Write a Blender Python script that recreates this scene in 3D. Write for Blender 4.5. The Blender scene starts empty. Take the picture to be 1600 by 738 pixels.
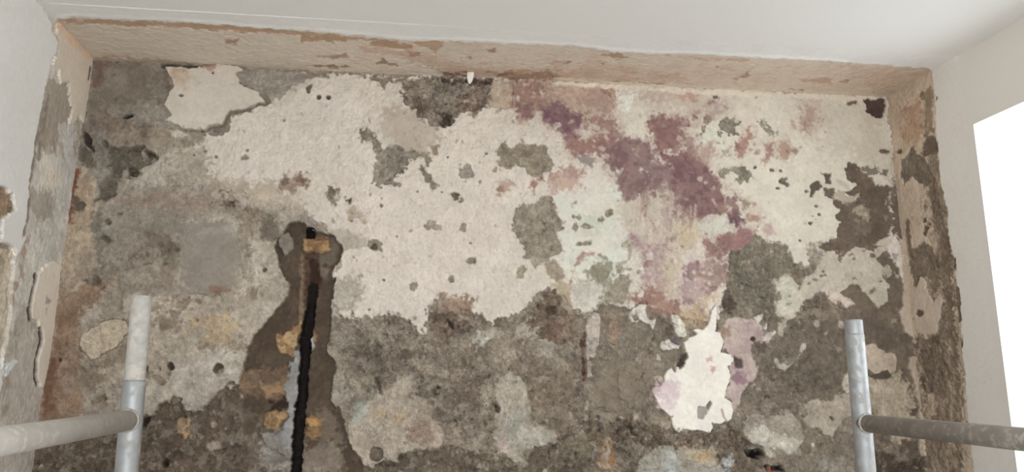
import bpy, math, random
import numpy as np
from mathutils import Matrix, Vector

# ------------------------------------------------------------------ camera, sky, exposure
scene = bpy.context.scene
col = scene.collection
F_PX, PITCH, YAW, ROLL = 1175.09, 0.1839, 0.1459, -0.0021
CAMZ = 1.6                       # eye height above the floor
D = 2.25                         # camera to back wall
XL, XR, HL, HR = -0.9244, 1.6413, 0.9235, 0.9435
BL, BR, AL, EL, AR, ER = -0.0369, 0.0081, 0.0096, 0.0092, -0.0053, 0.008
WY, WZ = 0.3652, 0.2259          # window: far edge from back wall, head below ceiling

_cy, _sy, _cp, _sp = math.cos(YAW), math.sin(YAW), math.cos(PITCH), math.sin(PITCH)
FWD = np.array([_sy*_cp, _cy*_cp, _sp])
_r0 = np.array([_cy, -_sy, 0.0]); _u0 = np.cross(_r0, FWD)
RGT = _r0*math.cos(ROLL) + _u0*math.sin(ROLL)
UPV = -_r0*math.sin(ROLL) + _u0*math.cos(ROLL)

cam_data = bpy.data.cameras.new('camera')
cam_data.sensor_width = 36.0
cam_data.lens = 36.0*F_PX/1600.0
cam_data.clip_start = 0.02
cam = bpy.data.objects.new('camera', cam_data)
cam.matrix_world = Matrix(((RGT[0], UPV[0], -FWD[0], 0), (RGT[1], UPV[1], -FWD[1], 0),
                           (RGT[2], UPV[2], -FWD[2], CAMZ), (0, 0, 0, 1)))
col.objects.link(cam)
scene.camera = cam

world = bpy.data.worlds.new('overcast_sky')
scene.world = world
world.use_nodes = True
bg = world.node_tree.nodes['Background']
bg.inputs[0].default_value = (0.882, 0.952, 1.0, 1)
bg.inputs[1].default_value = 5.75

scene.view_settings.view_transform = 'Standard'
scene.view_settings.look = 'None'
scene.view_settings.gamma = 1.0
scene.view_settings.use_curve_mapping = False
scene.view_settings.exposure = 0.0
scene.cycles.max_bounces = 8
scene.cycles.diffuse_bounces = 6

def project(P):
    Q = P - np.array([0, 0, CAMZ])
    d = Q @ FWD
    return 800 + F_PX*(Q @ RGT)/d, 369 - F_PX*(Q @ UPV)/d

def ray(px, py):
    d = FWD + RGT*(px-800)/F_PX - UPV*(py-369)/F_PX
    return d

def at_y(px, py, y):
    d = ray(px, py); t = y/d[1]
    return d*t + np.array([0, 0, CAMZ])

# ------------------------------------------------------------------ helpers
def link(o, parent=None):
    col.objects.link(o)
    if parent is not None:
        o.parent = parent
    return o

def tag(o, label=None, cat=None, group=None, kind=None):
    if label: o['label'] = label
    if cat: o['category'] = cat
    if group: o['group'] = group
    if kind: o['kind'] = kind
    return o

def fast_mesh(name, V, Q, C=None, smooth=True):
    me = bpy.data.meshes.new(name)
    n, m = len(V), len(Q)
    me.vertices.add(n); me.vertices.foreach_set('co', np.ascontiguousarray(V, dtype=np.float32).ravel())
    me.loops.add(m*4); me.loops.foreach_set('vertex_index', np.ascontiguousarray(Q, dtype=np.int32).ravel())
    me.polygons.add(m)
    me.polygons.foreach_set('loop_start', np.arange(0, m*4, 4, dtype=np.int32))
    me.polygons.foreach_set('loop_total', np.full(m, 4, dtype=np.int32))
    me.polygons.foreach_set('use_smooth', np.full(m, smooth, dtype=bool))
    me.update(calc_edges=True)
    if C is not None:
        at = me.color_attributes.new('col', 'FLOAT_COLOR', 'POINT')
        at.data.foreach_set('color', np.ascontiguousarray(C, dtype=np.float32).ravel())
    return me

def lin(c):
    c = np.asarray(c, dtype=np.float64)/255.0
    return np.where(c <= 0.04045, c/12.92, ((c+0.055)/1.055)**2.4)

# ------------------------------------------------------------------ materials
def new_mat(name):
    m = bpy.data.materials.new(name); m.use_nodes = True
    nt = m.node_tree
    return m, nt, nt.nodes['Principled BSDF']

def plaster_material(name, spec=0.25, rough=0.9):
    """colour attribute (layer and stain colours) broken up by fine grain; alpha = graininess"""
    m, nt, b = new_mat(name)
    N = nt.nodes; Lk = nt.links
    at = N.new('ShaderNodeAttribute'); at.attribute_name = 'col'
    geo = N.new('ShaderNodeNewGeometry')
    n1 = N.new('ShaderNodeTexNoise'); n1.inputs['Scale'].default_value = 260; n1.inputs['Detail'].default_value = 3
    n2 = N.new('ShaderNodeTexNoise'); n2.inputs['Scale'].default_value = 75; n2.inputs['Detail'].default_value = 4
    n2.inputs['Roughness'].default_value = 0.65
    for n in (n1, n2): Lk.new(geo.outputs['Position'], n.inputs['Vector'])
    add = N.new('ShaderNodeMath'); add.operation = 'ADD'
    Lk.new(n1.outputs['Fac'], add.inputs[0]); Lk.new(n2.outputs['Fac'], add.inputs[1])
    cen = N.new('ShaderNodeMath'); cen.operation = 'SUBTRACT'; cen.inputs[1].default_value = 1.0
    Lk.new(add.outputs[0], cen.inputs[0])
    amt = N.new('ShaderNodeMath'); amt.operation = 'MULTIPLY'
    Lk.new(cen.outputs[0], amt.inputs[0]); Lk.new(at.outputs['Alpha'], amt.inputs[1])
    gain = N.new('ShaderNodeMath'); gain.operation = 'MULTIPLY_ADD'
    gain.inputs[1].default_value = 0.95; gain.inputs[2].default_value = 1.0
    Lk.new(amt.outputs[0], gain.inputs[0])
    mul = N.new('ShaderNodeVectorMath'); mul.operation = 'SCALE'
    Lk.new(at.outputs['Color'], mul.inputs[0]); Lk.new(gain.outputs[0], mul.inputs['Scale'])
    Lk.new(mul.outputs[0], b.inputs['Base Color'])
    b.inputs['Roughness'].default_value = rough
    b.inputs['Specular IOR Level'].default_value = spec
    bp = N.new('ShaderNodeBump'); bp.inputs['Distance'].default_value = 0.010
    Lk.new(at.outputs['Alpha'], bp.inputs['Strength']); Lk.new(add.outputs[0], bp.inputs['Height'])
    Lk.new(bp.outputs[0], b.inputs['Normal'])
    return m

M_MASON = plaster_material('old_render_and_mortar')
M_SKIM = plaster_material('lime_skim')
M_PAINT = plaster_material('white_wall_paint', 0.3, 0.8)

def noise_color_material(name, c1, c2, scale, metallic=0.0, rough=0.5, c3=None, spots=30, bump=0.0, spec=0.4):
    m, nt, b = new_mat(name)
    N = nt.nodes; Lk = nt.links
    geo = N.new('ShaderNodeNewGeometry')
    n1 = N.new('ShaderNodeTexNoise'); n1.inputs['Scale'].default_value = scale; n1.inputs['Detail'].default_value = 6
    Lk.new(geo.outputs['Position'], n1.inputs['Vector'])
    rp = N.new('ShaderNodeValToRGB')
    rp.color_ramp.elements[0].position = 0.35; rp.color_ramp.elements[0].color = (*lin(c1), 1)
    rp.color_ramp.elements[1].position = 0.65; rp.color_ramp.elements[1].color = (*lin(c2), 1)
    Lk.new(n1.outputs['Fac'], rp.inputs[0])
    out = rp.outputs[0]
    b.inputs['Metallic'].default_value = metallic
    b.inputs['Roughness'].default_value = rough
    b.inputs['Specular IOR Level'].default_value = spec
    if c3 is not None:
        n2 = N.new('ShaderNodeTexNoise'); n2.inputs['Scale'].default_value = spots; n2.inputs['Detail'].default_value = 4
        Lk.new(geo.outputs['Position'], n2.inputs['Vector'])
        r2 = N.new('ShaderNodeValToRGB')
        r2.color_ramp.elements[0].position = 0.52; r2.color_ramp.elements[0].color = (0, 0, 0, 1)
        r2.color_ramp.elements[1].position = 0.62; r2.color_ramp.elements[1].color = (1, 1, 1, 1)
        Lk.new(n2.outputs['Fac'], r2.inputs[0])
        mx = N.new('ShaderNodeMix'); mx.data_type = 'RGBA'
        Lk.new(r2.outputs[0], mx.inputs['Factor']); Lk.new(out, mx.inputs['A'])
        mx.inputs['B'].default_value = (*lin(c3), 1)
        out = mx.outputs['Result']
        inv = N.new('ShaderNodeMath'); inv.operation = 'MULTIPLY_ADD'
        inv.inputs[1].default_value = -metallic; inv.inputs[2].default_value = metallic
        Lk.new(r2.outputs[0], inv.inputs[0]); Lk.new(inv.outputs[0], b.inputs['Metallic'])
        ro = N.new('ShaderNodeMath'); ro.operation = 'MULTIPLY_ADD'
        ro.inputs[1].default_value = 0.9-rough; ro.inputs[2].default_value = rough
        Lk.new(r2.outputs[0], ro.inputs[0]); Lk.new(ro.outputs[0], b.inputs['Roughness'])
    Lk.new(out, b.inputs['Base Color'])
    if bump:
        bp = N.new('ShaderNodeBump'); bp.inputs['Strength'].default_value = 1.0; bp.inputs['Distance'].default_value = bump
        Lk.new(n1.outputs['Fac'], bp.inputs['Height']); Lk.new(bp.outputs[0], b.inputs['Normal'])
    return m

# ------------------------------------------------------------------ noise on a surface
_rng = np.random.default_rng(7)
def value_noise(a, b, wl, seed):
    L = np.random.default_rng(seed).random((128, 128)).astype(np.float32)
    x = a/wl + 1000.37; y = b/wl + 1000.71
    xi = np.floor(x).astype(np.int32); yi = np.floor(y).astype(np.int32)
    fx = (x-xi).astype(np.float32); fy = (y-yi).astype(np.float32)
    fx = fx*fx*(3-2*fx); fy = fy*fy*(3-2*fy)
    x0 = xi & 127; x1 = (xi+1) & 127; y0 = yi & 127; y1 = (yi+1) & 127
    return (L[x0, y0]*(1-fx)+L[x1, y0]*fx)*(1-fy) + (L[x0, y1]*(1-fx)+L[x1, y1]*fx)*fy

def fbm(a, b, wl, octv, seed, gain=0.55):
    s = 0; amp = 1.0
    for k in range(octv):
        ang = 0.6*k + seed
        ca, sa = math.cos(ang), math.sin(ang)
        s = s + amp*(value_noise(ca*a-sa*b, sa*a+ca*b, wl/(2.03**k), seed*31+k)-0.5)
        amp *= gain
    return (s/(s.std()+1e-9)*0.5).astype(np.float32)

# ------------------------------------------------------------------ a layered wall surface
class Surface:
    """A grid of points on a plane; layers of render, plaster, paint and stain are laid on it in order.
    Outlines are given in photo pixels and are carried onto the plane through the camera."""
    def __init__(self, P, A, B, normal, base, h0, r0, g0, seed):
        self.P = P; self.n = np.array(normal, dtype=np.float64)
        self.shape = P.shape[:2]
        self.X, self.Y = [q.astype(np.float32) for q in project(P.reshape(-1, 3))]
        self.X = self.X.reshape(self.shape); self.Y = self.Y.reshape(self.shape)
        self.N = [fbm(A, B, 0.16, 4, seed+1), fbm(A, B, 0.055, 4, seed+2), fbm(A, B, 0.022, 3, seed+3),
                  fbm(A, B, 0.009, 2, seed+4)]
        self.C = np.empty(self.shape+(3,), np.float32); self.C[:] = base
        self.H = np.full(self.shape, h0, np.float32)
        self.R = np.full(self.shape, r0, np.float32)
        self.G = np.full(self.shape, g0, np.float32)
        self.lab = np.zeros(self.shape, np.int16)
        self.rs = random.Random(seed)
        self.pieces = []; self.gain = 1.0

    def window(self, x0, x1, y0, y1):
        m = (self.X >= x0) & (self.X <= x1) & (self.Y >= y0) & (self.Y <= y1)
        r = np.flatnonzero(m.any(1)); c = np.flatnonzero(m.any(0))
        if len(r) == 0 or len(c) == 0: return None
        return slice(r[0], r[-1]+1), slice(c[0], c[-1]+1)

    def noise(self, k, w):
        a, b = self.rs.randrange(5000), self.rs.randrange(5000)
        ri = (np.arange(w[0].start, w[0].stop)+a) % self.shape[0]
        ci = (np.arange(w[1].start, w[1].stop)+b) % self.shape[1]
        return self.N[k][ri][:, ci]

    def lay(self, sh, c=None, h=None, c2=None, soft=2.0, na=3.0, ns=2, cl=None, a=1.0, r=None, g=None,
            dh=0.0, piece=None, k2=1):
        pad = soft + 2.2*na + 2
        if isinstance(sh, str):
            pts = np.array([[float(q) for q in p.split(',')] for p in sh.split()], np.float32)
            bx = (pts[:, 0].min()-pad, pts[:, 0].max()+pad, pts[:, 1].min()-pad, pts[:, 1].max()+pad)
        elif sh[0] == 'e':
            _, cx, cy, rx, ry = sh[:5]
            m = max(rx, ry)+pad
            bx = (cx-m, cx+m, cy-m, cy+m)
        else:
            pts = np.array([[float(q) for q in p.split(',')] for p in sh[2].split()], np.float32)
            q = pad+sh[1]
            bx = (pts[:, 0].min()-q, pts[:, 0].max()+q, pts[:, 1].min()-q, pts[:, 1].max()+q)
        w = self.window(*bx)
        if w is None: return
        X, Y = self.X[w], self.Y[w]
        if not isinstance(sh, str) and sh[0] == 'e':
            t = math.radians(sh[5]) if len(sh) > 5 else 0.0
            dx, dy = X-cx, Y-cy
            u = (dx*math.cos(t)+dy*math.sin(t))/rx; v = (-dx*math.sin(t)+dy*math.cos(t))/ry
            sd = (1-np.sqrt(u*u+v*v))*min(rx, ry)
        else:
            closed = isinstance(sh, str)
            best = np.full(X.shape, 1e12, np.float32); ins = np.zeros(X.shape, bool)
            n = len(pts)
            for i in range(n if closed else n-1):
                p, q = pts[i], pts[(i+1) % n]
                ex, ey = q-p
                fx, fy = X-p[0], Y-p[1]
                t = np.clip((fx*ex+fy*ey)/(ex*ex+ey*ey+1e-9), 0, 1)
                np.minimum(best, (fx-t*ex)**2+(fy-t*ey)**2, out=best)
                if closed and ey != 0:
                    cr = ((p[1] > Y) != (q[1] > Y)) & (X < ex*(Y-p[1])/ey+p[0])
                    ins ^= cr
            d = np.sqrt(best)
            sd = np.where(ins, d, -d) if closed else sh[1]-d
        if cl is not None: sd = np.minimum(sd, cl)
        f = sd + na*(self.noise(ns, w)+0.7*self.noise(3, w)) if na else sd
        if soft >= 4 and na: f = f + soft*(0.5*self.noise(3, w)+0.35*self.noise(2, w))
        m = np.clip(f/soft+0.5, 0, 1)*a
        if c is not None:
            cc = np.empty(X.shape+(3,), np.float32); cc[:] = c
            if c2 is not None:
                t = np.clip(self.noise(k2, w)*0.85+self.noise(3, w)*.5+0.5, 0, 1)[..., None]
                cc += (np.array(c2, np.float32)-np.array(c, np.float32))*t
            self.C[w] += (cc-self.C[w])*m[..., None]
        hm = m
        if h is not None:
            self.H[w] += (h-self.H[w])*hm
            self.lab[w] = np.where(m > 0.5, 0 if piece is None else piece, self.lab[w])
        if dh: self.H[w] += dh*m
        if r is not None: self.R[w] += (r-self.R[w])*m
        if g is not None: self.G[w] += (g-self.G[w])*m

    def flake(self, name, sh, *args, **kw):
        """a patch of plaster or paint that is a part of its own"""
        self.pieces.append(name)
        self.lay(sh, *args, piece=len(self.pieces), **kw)

    def finish(self, name, mat, piece_mat, parent=None, tail=None):
        # fine relief, in metres
        H = self.H*0.001 + self.R*0.00135*(0.8*self.N[2]+1.0*self.N[3]+0.4*np.roll(self.N[1], 333, 0))
        nv, nu = self.shape
        pos = self.P + self.n*H[..., None]
        C = np.empty(self.shape+(4,), np.float32)
        # mottling and pits of the coat itself
        N = self.N
        g = self.G
        mot = 1 + .05*g*np.roll(N[0], 211, 1) + .07*g*np.roll(N[1], 97, 0) + .08*g*np.roll(N[2], 401, 1) + .10*g*np.roll(N[3], 57, 0)
        lump = np.clip(np.roll(N[2], 150, 0)+.6*np.roll(N[3], 77, 1)-.75, 0, 1)        # pale grit
        pit = np.clip(np.roll(N[2], 650, 1)+.6*np.roll(N[3], 31, 0)-.85, 0, 1)         # small pits
        cc = self.C*mot[..., None]
        cc *= 1+(self.gain-1)*np.clip((222-cc.max(-1, keepdims=True))/25, 0, 1)
        cc += (np.array([196, 184, 168], np.float32)-cc)*(np.clip(g-.3, 0, 1)*1.5*lump)[..., None]
        # chipped lumps and fissures where the render is rough
        q = np.clip((self.R-.95)/.9, 0, 1)
        st = lambda f, lo, hi: np.clip((f-lo)/(hi-lo), 0, 1)
        chip = st(np.roll(N[1], 271, 1)+.5*np.roll(N[3], 19, 0), .12, .22)
        chip2 = st(np.roll(N[2], 133, 1)+.3*np.roll(N[3], 219, 0), .30, .42)
        fis = np.clip(1-np.abs(np.roll(N[1], 57, 1)+.18*np.roll(N[3], 7, 0))/.035, 0, 1)*st(np.roll(N[0], 400, 1), -.1, .2)
        H += q*(.0032*chip+.0026*chip2-.0040*fis)
        cc *= (1+q*(.05*chip-.22*fis))[..., None]
        cc += (np.array([188, 176, 160], np.float32)-cc)*(q*.30*chip2)[..., None]
        lum = cc.mean(-1, keepdims=True); cc = lum+.97*(cc-lum)
        H -= 0.0045*pit*np.clip(g*1.2, .12, 1)
        cc *= (1-.35*pit*g)[..., None]
        pos = self.P + self.n*H[..., None]
        C[..., :3] = lin(np.clip(cc, 0, 255)); C[..., 3] = self.G
        idx = np.arange(nv*nu).reshape(nv, nu)
        quads = np.stack([idx[:-1, :-1], idx[1:, :-1], idx[1:, 1:], idx[:-1, 1:]], -1).reshape(-1, 4)
        # orient quads along the normal
        p = pos.reshape(-1, 3); q = quads[len(quads)//2]
        if np.dot(np.cross(p[q[1]]-p[q[0]], p[q[3]]-p[q[0]]), self.n) < 0: quads = quads[:, ::-1]
        out = []
        base = pos.copy()
        qlab = self.lab.reshape(-1)[quads]
        for k, nm in enumerate(self.pieces, 1):
            mk = self.lab == k
            if mk.sum() < 30: continue
            keep = self.largest(mk)
            if keep.sum() < 25: continue
            kf = keep.reshape(-1)
            sel = kf[quads].any(1)
            qq = quads[sel]
            used, inv = np.unique(qq, return_inverse=True)
            me = fast_mesh(nm, p[used], inv.reshape(-1, 4), C.reshape(-1, 4)[used])
            me.materials.append(piece_mat)
            base[keep] -= self.n*0.003
            out.append((nm, me))
        V = base.reshape(-1, 3); CC = C.reshape(-1, 4)
        if tail is not None:
            V, CC, quads = tail(V, CC, quads, idx)
        me = fast_mesh(name, V, quads, CC); me.materials.append(mat)
        o = link(bpy.data.objects.new(name, me), parent)
        for nm, m2 in out:
            link(bpy.data.objects.new(nm, m2), o)
        return o

    @staticmethod
    def largest(mk):
        """largest connected patch of a mask"""
        best = None; left = mk.copy()
        for _ in range(6):
            if not left.any(): break
            # start from a point deep inside
            r = np.flatnonzero(left.sum(1) == left.sum(1).max())[0]
            row = left[r]; seg = np.cumsum(~row); cnt = np.bincount(seg, weights=row)
            s = np.argmax(cnt); c = np.flatnonzero((seg == s) & row)[0]
            reach = np.zeros_like(left); reach[r, c] = True
            n0 = -1
            while True:
                for tr in (False, True):
                    M = left.T if tr else left; Rr = reach.T if tr else reach
                    brk = ~M
                    brk = brk.copy(); 
                    sg = np.cumsum(brk, axis=1) + (np.arange(M.shape[0])*(M.shape[1]+1))[:, None]
                    hit = np.bincount(sg.ravel(), weights=(Rr & M).ravel(), minlength=sg.max()+1) > 0
                    nr = M & hit[sg]
                    reach = nr.T if tr else nr
                n1 = int(reach.sum())
                if n1 == n0: break
                n0 = n1
            if best is None or n1 > best.sum(): best = reach
            left &= ~reach
            if best.sum() >= left.sum(): break
        return best

TL = np.array([XL, D, HL+CAMZ]); TR = np.array([XR, D, HR+CAMZ])
DL = np.array([BL, 0, -1.0]); DR = np.array([BR, 0, -1.0])
CL = np.array([AL, -1.0, EL]); CR = np.array([AR, -1.0, ER])

# ------------------------------------------------------------------ back wall
S = 0.0022
LH = 1.27
u = np.arange(-0.03, 2.66+0.03, S)/2.60
t = np.arange(-0.03, LH, S)
Ug, Tg = np.meshgrid(u, t)
Pl = TL + Tg[..., None]*DL; Pr = TR + Tg[..., None]*DR
BW = Surface(Pl+(Pr-Pl)*Ug[..., None], Ug*2.6, Tg, (0, -1, 0), (140, 128, 114), -7.0, 1.3, 0.5, 11)
L = BW.lay; FL = BW.flake
ALL = '-200,-200 1800,-200 1800,1000 -200,1000'
SKIM = (203, 192, 179); SKIM2 = (212, 201, 190); CREAM = (212, 203, 187)
MORT = (138, 126, 111); MORT2 = (120, 108, 95); DARK = (94, 81, 70); BROWN = (104, 89, 76)
PALE = (186, 175, 160); PALE2 = (166, 154, 139)
L(ALL, (140, 128, 114), c2=(164, 152, 137), na=0, a=1)
# -- large ground areas -------------------------------------------------
L('100,80 300,80 300,210 260,330 130,330', (128, 117, 104), c2=(150, 141, 129), soft=25, na=8, k2=1)
L('60,255 440,190 470,340 430,470 90,480', (152, 140, 126), c2=(172, 160, 145), soft=30, na=14, ns=1)
L('110,300 280,300 300,460 150,460', (136, 126, 113), c2=(158, 147, 133), soft=26, na=12, ns=1)
L('80,255 150,250 150,470 70,480', (172, 155, 136), c2=(184, 170, 150), soft=10, na=7, ns=2)
L('50,470 170,440 150,560 130,690 40,690', (146, 120, 100), c2=(168, 145, 124), soft=16, na=9, ns=2)
L('520,480 960,470 960,750 520,750', (134, 120, 105), c2=(156, 143, 127), soft=30, na=14, ns=1, r=2.6, g=.8)
L('930,470 1480,370 1500,760 930,760', (122, 110, 97), c2=(134, 122, 107), soft=24, na=10, ns=1, r=1.7, g=.65)
L('1290,240 1420,240 1440,620 1340,620 1310,480', (106, 92, 80), c2=(118, 104, 91), soft=14, na=8, h=-6, r=.6, g=.4)
L('1340,480 1440,480 1470,760 1340,760', (104, 91, 79), c2=(126, 112, 97), soft=16, na=8)
# dark brown masonry, lower left
L('0,668 60,665 219,654 236,651 246,635 267,619 284,625 277,632 292,642 304,644 316,642 330,623 340,611 359,598 374,601 379,582 450,560 530,640 548,700 570,728 600,760 0,760',
  (98, 84, 71), c2=(110, 95, 81), h=-19, soft=2, na=2.5, r=1.8, g=.75, k2=2)
L('520,735 566,727 583,731 604,722 640,705 690,702 780,712 830,722 930,640 960,640 1010,660 1060,680 1110,675 1140,665 1165,690 1190,720 1200,745 520,745',
  (112, 98, 84), c2=(130, 116, 100), h=-13, soft=5, na=5, r=2.8, g=.9, k2=2)

# -- pale rough render, lower left (one coat) ---------------------------
FL('render_patch', '118,470 160,452 240,462 300,462 372,458 378,420 392,372 410,352 428,372 430,384 433,403 438,422 450,442 451,462 438,474 426,492 414,506 397,523 389,542 380,567 378,585 374,601 359,597 340,610 330,622 316,641 304,643 292,641 280,628 283,624 268,618 247,633 236,649 205,655 150,658 128,655 128,620 118,560 112,520',
   (182, 170, 155), c2=(158, 145, 130), h=-5, soft=3, na=5, r=1.3, g=.6, ns=2, k2=1)
L('235,485 300,470 400,480 440,470 400,520 385,560 300,545 230,560', (190, 178, 163), c2=(176, 163, 147), soft=14, na=8)
L('270,560 370,545 378,590 340,605 305,635 285,620 260,610', (192, 182, 170), c2=(176, 165, 151), soft=10, na=6)
L('230,590 258,600 265,622 240,640 225,645', (182, 171, 158), soft=5, na=2)
L('392,372 428,380 446,445 425,490 400,515 385,480', (190, 180, 166), c2=(172, 160, 145), soft=8, na=7)
for e in [('e', 330, 500, 34, 10, -18), ('e', 345, 520, 26, 14, -20)]:
    L(e, (190, 168, 138), c2=(180, 158, 130), soft=9, na=5)
for x, y, rx, ry in [(250, 505, 18, 12), (272, 498, 9, 12), (290, 470, 14, 5), (240, 478, 10, 6), (320, 540, 10, 6), (155, 535, 16, 9),
                     (180, 560, 20, 12), (195, 545, 12, 20), (140, 590, 18, 16), (155, 630, 10, 12), (230, 585, 10, 8), (365, 545, 12, 5), (395, 460, 10, 8)]:
    L(('e', x, y, rx, ry), (136, 122, 106), c2=(150, 135, 118), soft=7, na=7, ns=2, dh=-1.2)
FL('plaster_patch', '122,532 128,518 140,515 152,512 158,503 170,498 190,500 200,505 196,530 180,545 168,552 150,560 143,562 136,556 128,548', (198, 182, 160), c2=(188, 172, 150), h=-1, soft=1.6, na=2.5)
# rust strip by the left corner
L('62,660 72,590 84,520 94,455 128,440 165,455 160,475 128,480 120,520 125,560 112,600 105,640 100,665', (138, 112, 92), c2=(156, 132, 111), soft=7, na=5)
L('62,640 70,590 78,560 90,560 84,600 80,650', (118, 88, 70), soft=7, na=3)
L(('e', 105, 600, 10, 14), (158, 136, 120), soft=8, na=3)
L(('e', 92, 563, 3, 3), (70, 55, 45), dh=-6, soft=2, na=.5)
L(('e', 140, 440, 18, 9), (100, 84, 70), soft=8, na=4, dh=-3)
L('138,330 158,330 162,430 140,440', (128, 120, 108), soft=9, na=4)
# left column of pale crumbly render
L('112,290 140,262 150,300 140,340 142,400 120,450 98,455 108,380', (186, 168, 146), c2=(168, 148, 126), soft=7, na=5, dh=2)
L('108,262 122,262 118,300 112,345 104,345', (128, 88, 68), soft=5, na=3)
L('112,305 122,306 133,318 130,328 112,332', (100, 88, 76), soft=4, na=2, dh=-3)
L('115,395 150,390 150,420 110,450', (178, 160, 138), c2=(160, 146, 128), soft=8, na=5)
# left middle: broken render
for x, y, rx, ry, c in [(200, 338, 30, 14, (148, 140, 128)), (185, 378, 26, 26, (146, 137, 124)), (225, 395, 22, 16, (154, 142, 128)),
                        (245, 378, 18, 14, (122, 109, 96)), (258, 392, 16, 12, (116, 104, 92)), (205, 405, 14, 7, (118, 106, 93)),
                        (330, 348, 36, 9, (182, 172, 158)), (300, 320, 26, 8, (160, 142, 128)), (230, 312, 40, 6, (150, 130, 118)),
                        (240, 270, 22, 14, (186, 176, 162)), (300, 270, 40, 12, (176, 164, 148)), (350, 285, 28, 10, (178, 160, 142)),
                        (205, 440, 22, 12, (160, 149, 134)), (260, 430, 12, 20, (138, 124, 110)), (265, 345, 22, 16, (140, 131, 119)),
                        (170, 345, 12, 16, (158, 150, 138)), (385, 350, 12, 22, (150, 136, 120)), (400, 330, 20, 12, (140, 126, 111))]:
    L(('e', x, y, rx, ry), c, soft=10, na=7, ns=2)
L('355,305 362,300 370,318 362,322 352,322', (80, 66, 55), soft=5, na=3, dh=-7)
L('346,295 360,305 358,325 342,322', (112, 96, 82), soft=7, na=4, dh=-2)
L('385,305 393,300 392,322 382,326', (124, 108, 93), soft=6, na=3)
L('400,310 412,312 418,322 402,322', (98, 85, 73), soft=5, na=3, dh=-3)
for x, y, q in [(187, 333, 4.5), (167, 347, 5), (163, 372, 6), (168, 376, 4), (250, 382, 4), (210, 403, 4), (277, 390, 4), (256, 412, 3)]:
    L(('e', x, y, q, q*.8), (102, 90, 78), soft=3, na=1.5, dh=-3)
# smooth cement repair
FL('cement_patch', '296,352 330,342 362,350 370,372 372,420 360,448 340,458 312,462 290,452 284,430 284,395 290,372', (150, 140, 129), c2=(142, 131, 120), h=-6.0, soft=10, na=4, r=.35, g=.25)
L('330,452 352,447 348,456 336,462', (128, 92, 78), soft=6, na=4, a=.6)
L('300,362 350,350 360,358 300,372', (158, 149, 138), soft=8, na=3)

# -- top left: exposed undercoat ---------------------------------------
L('150,95 262,103 268,150 250,170 150,170', (124, 113, 101), c2=(138, 128, 115), soft=14, na=6, r=.8, g=.4)
L('185,172 240,155 262,170 262,195 230,196 205,190 180,200 170,190', (158, 150, 138), c2=(140, 131, 119), soft=8, na=6)
L('230,130 250,128 255,150 240,150', (146, 136, 123), soft=8, na=4)
L('255,110 268,115 262,140 252,125', (118, 103, 92), soft=6, na=3)
L('146,96 165,97 160,120 146,140', (122, 100, 88), soft=8, na=4)
L('160,170 215,195 200,212 160,205 135,200 140,180', (134, 118, 105), soft=8, na=4)
L('200,205 255,195 262,215 240,228 190,226 165,222', (158, 143, 127), c2=(142, 128, 113), soft=7, na=5, dh=2)
L('215,190 232,195 228,212 220,212', (116, 102, 90), soft=6, na=3)
# broken-out hollow
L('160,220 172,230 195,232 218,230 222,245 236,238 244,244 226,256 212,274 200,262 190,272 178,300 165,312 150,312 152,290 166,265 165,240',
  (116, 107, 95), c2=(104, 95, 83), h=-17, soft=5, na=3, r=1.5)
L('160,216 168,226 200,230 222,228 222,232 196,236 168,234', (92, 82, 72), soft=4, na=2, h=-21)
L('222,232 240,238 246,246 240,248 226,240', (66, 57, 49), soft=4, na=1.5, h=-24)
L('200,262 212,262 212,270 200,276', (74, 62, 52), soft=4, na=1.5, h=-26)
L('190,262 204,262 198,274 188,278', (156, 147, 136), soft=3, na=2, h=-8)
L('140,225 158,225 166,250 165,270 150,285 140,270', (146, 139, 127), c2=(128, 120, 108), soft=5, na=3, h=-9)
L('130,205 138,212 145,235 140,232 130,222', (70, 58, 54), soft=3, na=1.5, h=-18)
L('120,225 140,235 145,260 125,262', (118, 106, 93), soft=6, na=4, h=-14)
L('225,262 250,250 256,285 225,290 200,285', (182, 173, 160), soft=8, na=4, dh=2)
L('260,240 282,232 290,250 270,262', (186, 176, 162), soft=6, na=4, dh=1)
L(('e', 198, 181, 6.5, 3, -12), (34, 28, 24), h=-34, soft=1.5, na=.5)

L('290,225 330,215 470,320 500,350 430,345 380,325 300,300 250,262', h=-0.5, soft=24, na=6)
# -- the big lime skim --------------------------------------------------
FL('plaster_skim', '470,112 560,117 650,119 770,121 860,124 960,129 1100,135 1240,142 1386,148 1392,200 1396,280 1398,292 1384,311 1390,325 1396,340 1398,350 1394,356 1400,366 1412,385 1412,440 1380,380 1306,372 1294,378 1269,380 1261,384 1260,392 1263,404 1262,413 1256,415 1245,410 1237,407 1234,396 1228,384 1216,379 1200,380 1196,371 1180,366 1166,384 1150,392 1140,398 1138,440 1130,470 1126,500 1086,500 1052,492 1030,486 1008,474 985,484 965,476 940,468 925,480 915,492 895,480 884,465 868,456 858,448 838,461 822,480 810,488 800,492 770,505 745,490 720,476 705,470 690,462 668,475 668,492 666,530 650,514 630,499 610,491 590,490 572,497 545,500 530,490 520,468 517,440 520,430 532,412 535,395 530,378 512,360 505,348 485,338 478,330 455,322 430,316 400,308 385,300 350,285 318,272 285,258 275,240 300,228 318,212 345,213 360,206 358,180 372,177 390,172 405,164 416,165 420,150 430,135',
   SKIM, c2=(209, 198, 187), h=0, soft=2.0, na=3.5, ns=2, r=1.35, g=.17, k2=0)
# softer, worn left margin of the skim
L('270,235 320,225 330,290 400,310 470,330 470,345 380,320 300,290 265,262', (172, 160, 145), c2=(186, 174, 160), soft=14, na=9, ns=2, r=1.2, g=.5)
L('340,285 420,290 470,322 400,318 350,300', (180, 166, 149), soft=14, na=8)
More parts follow.
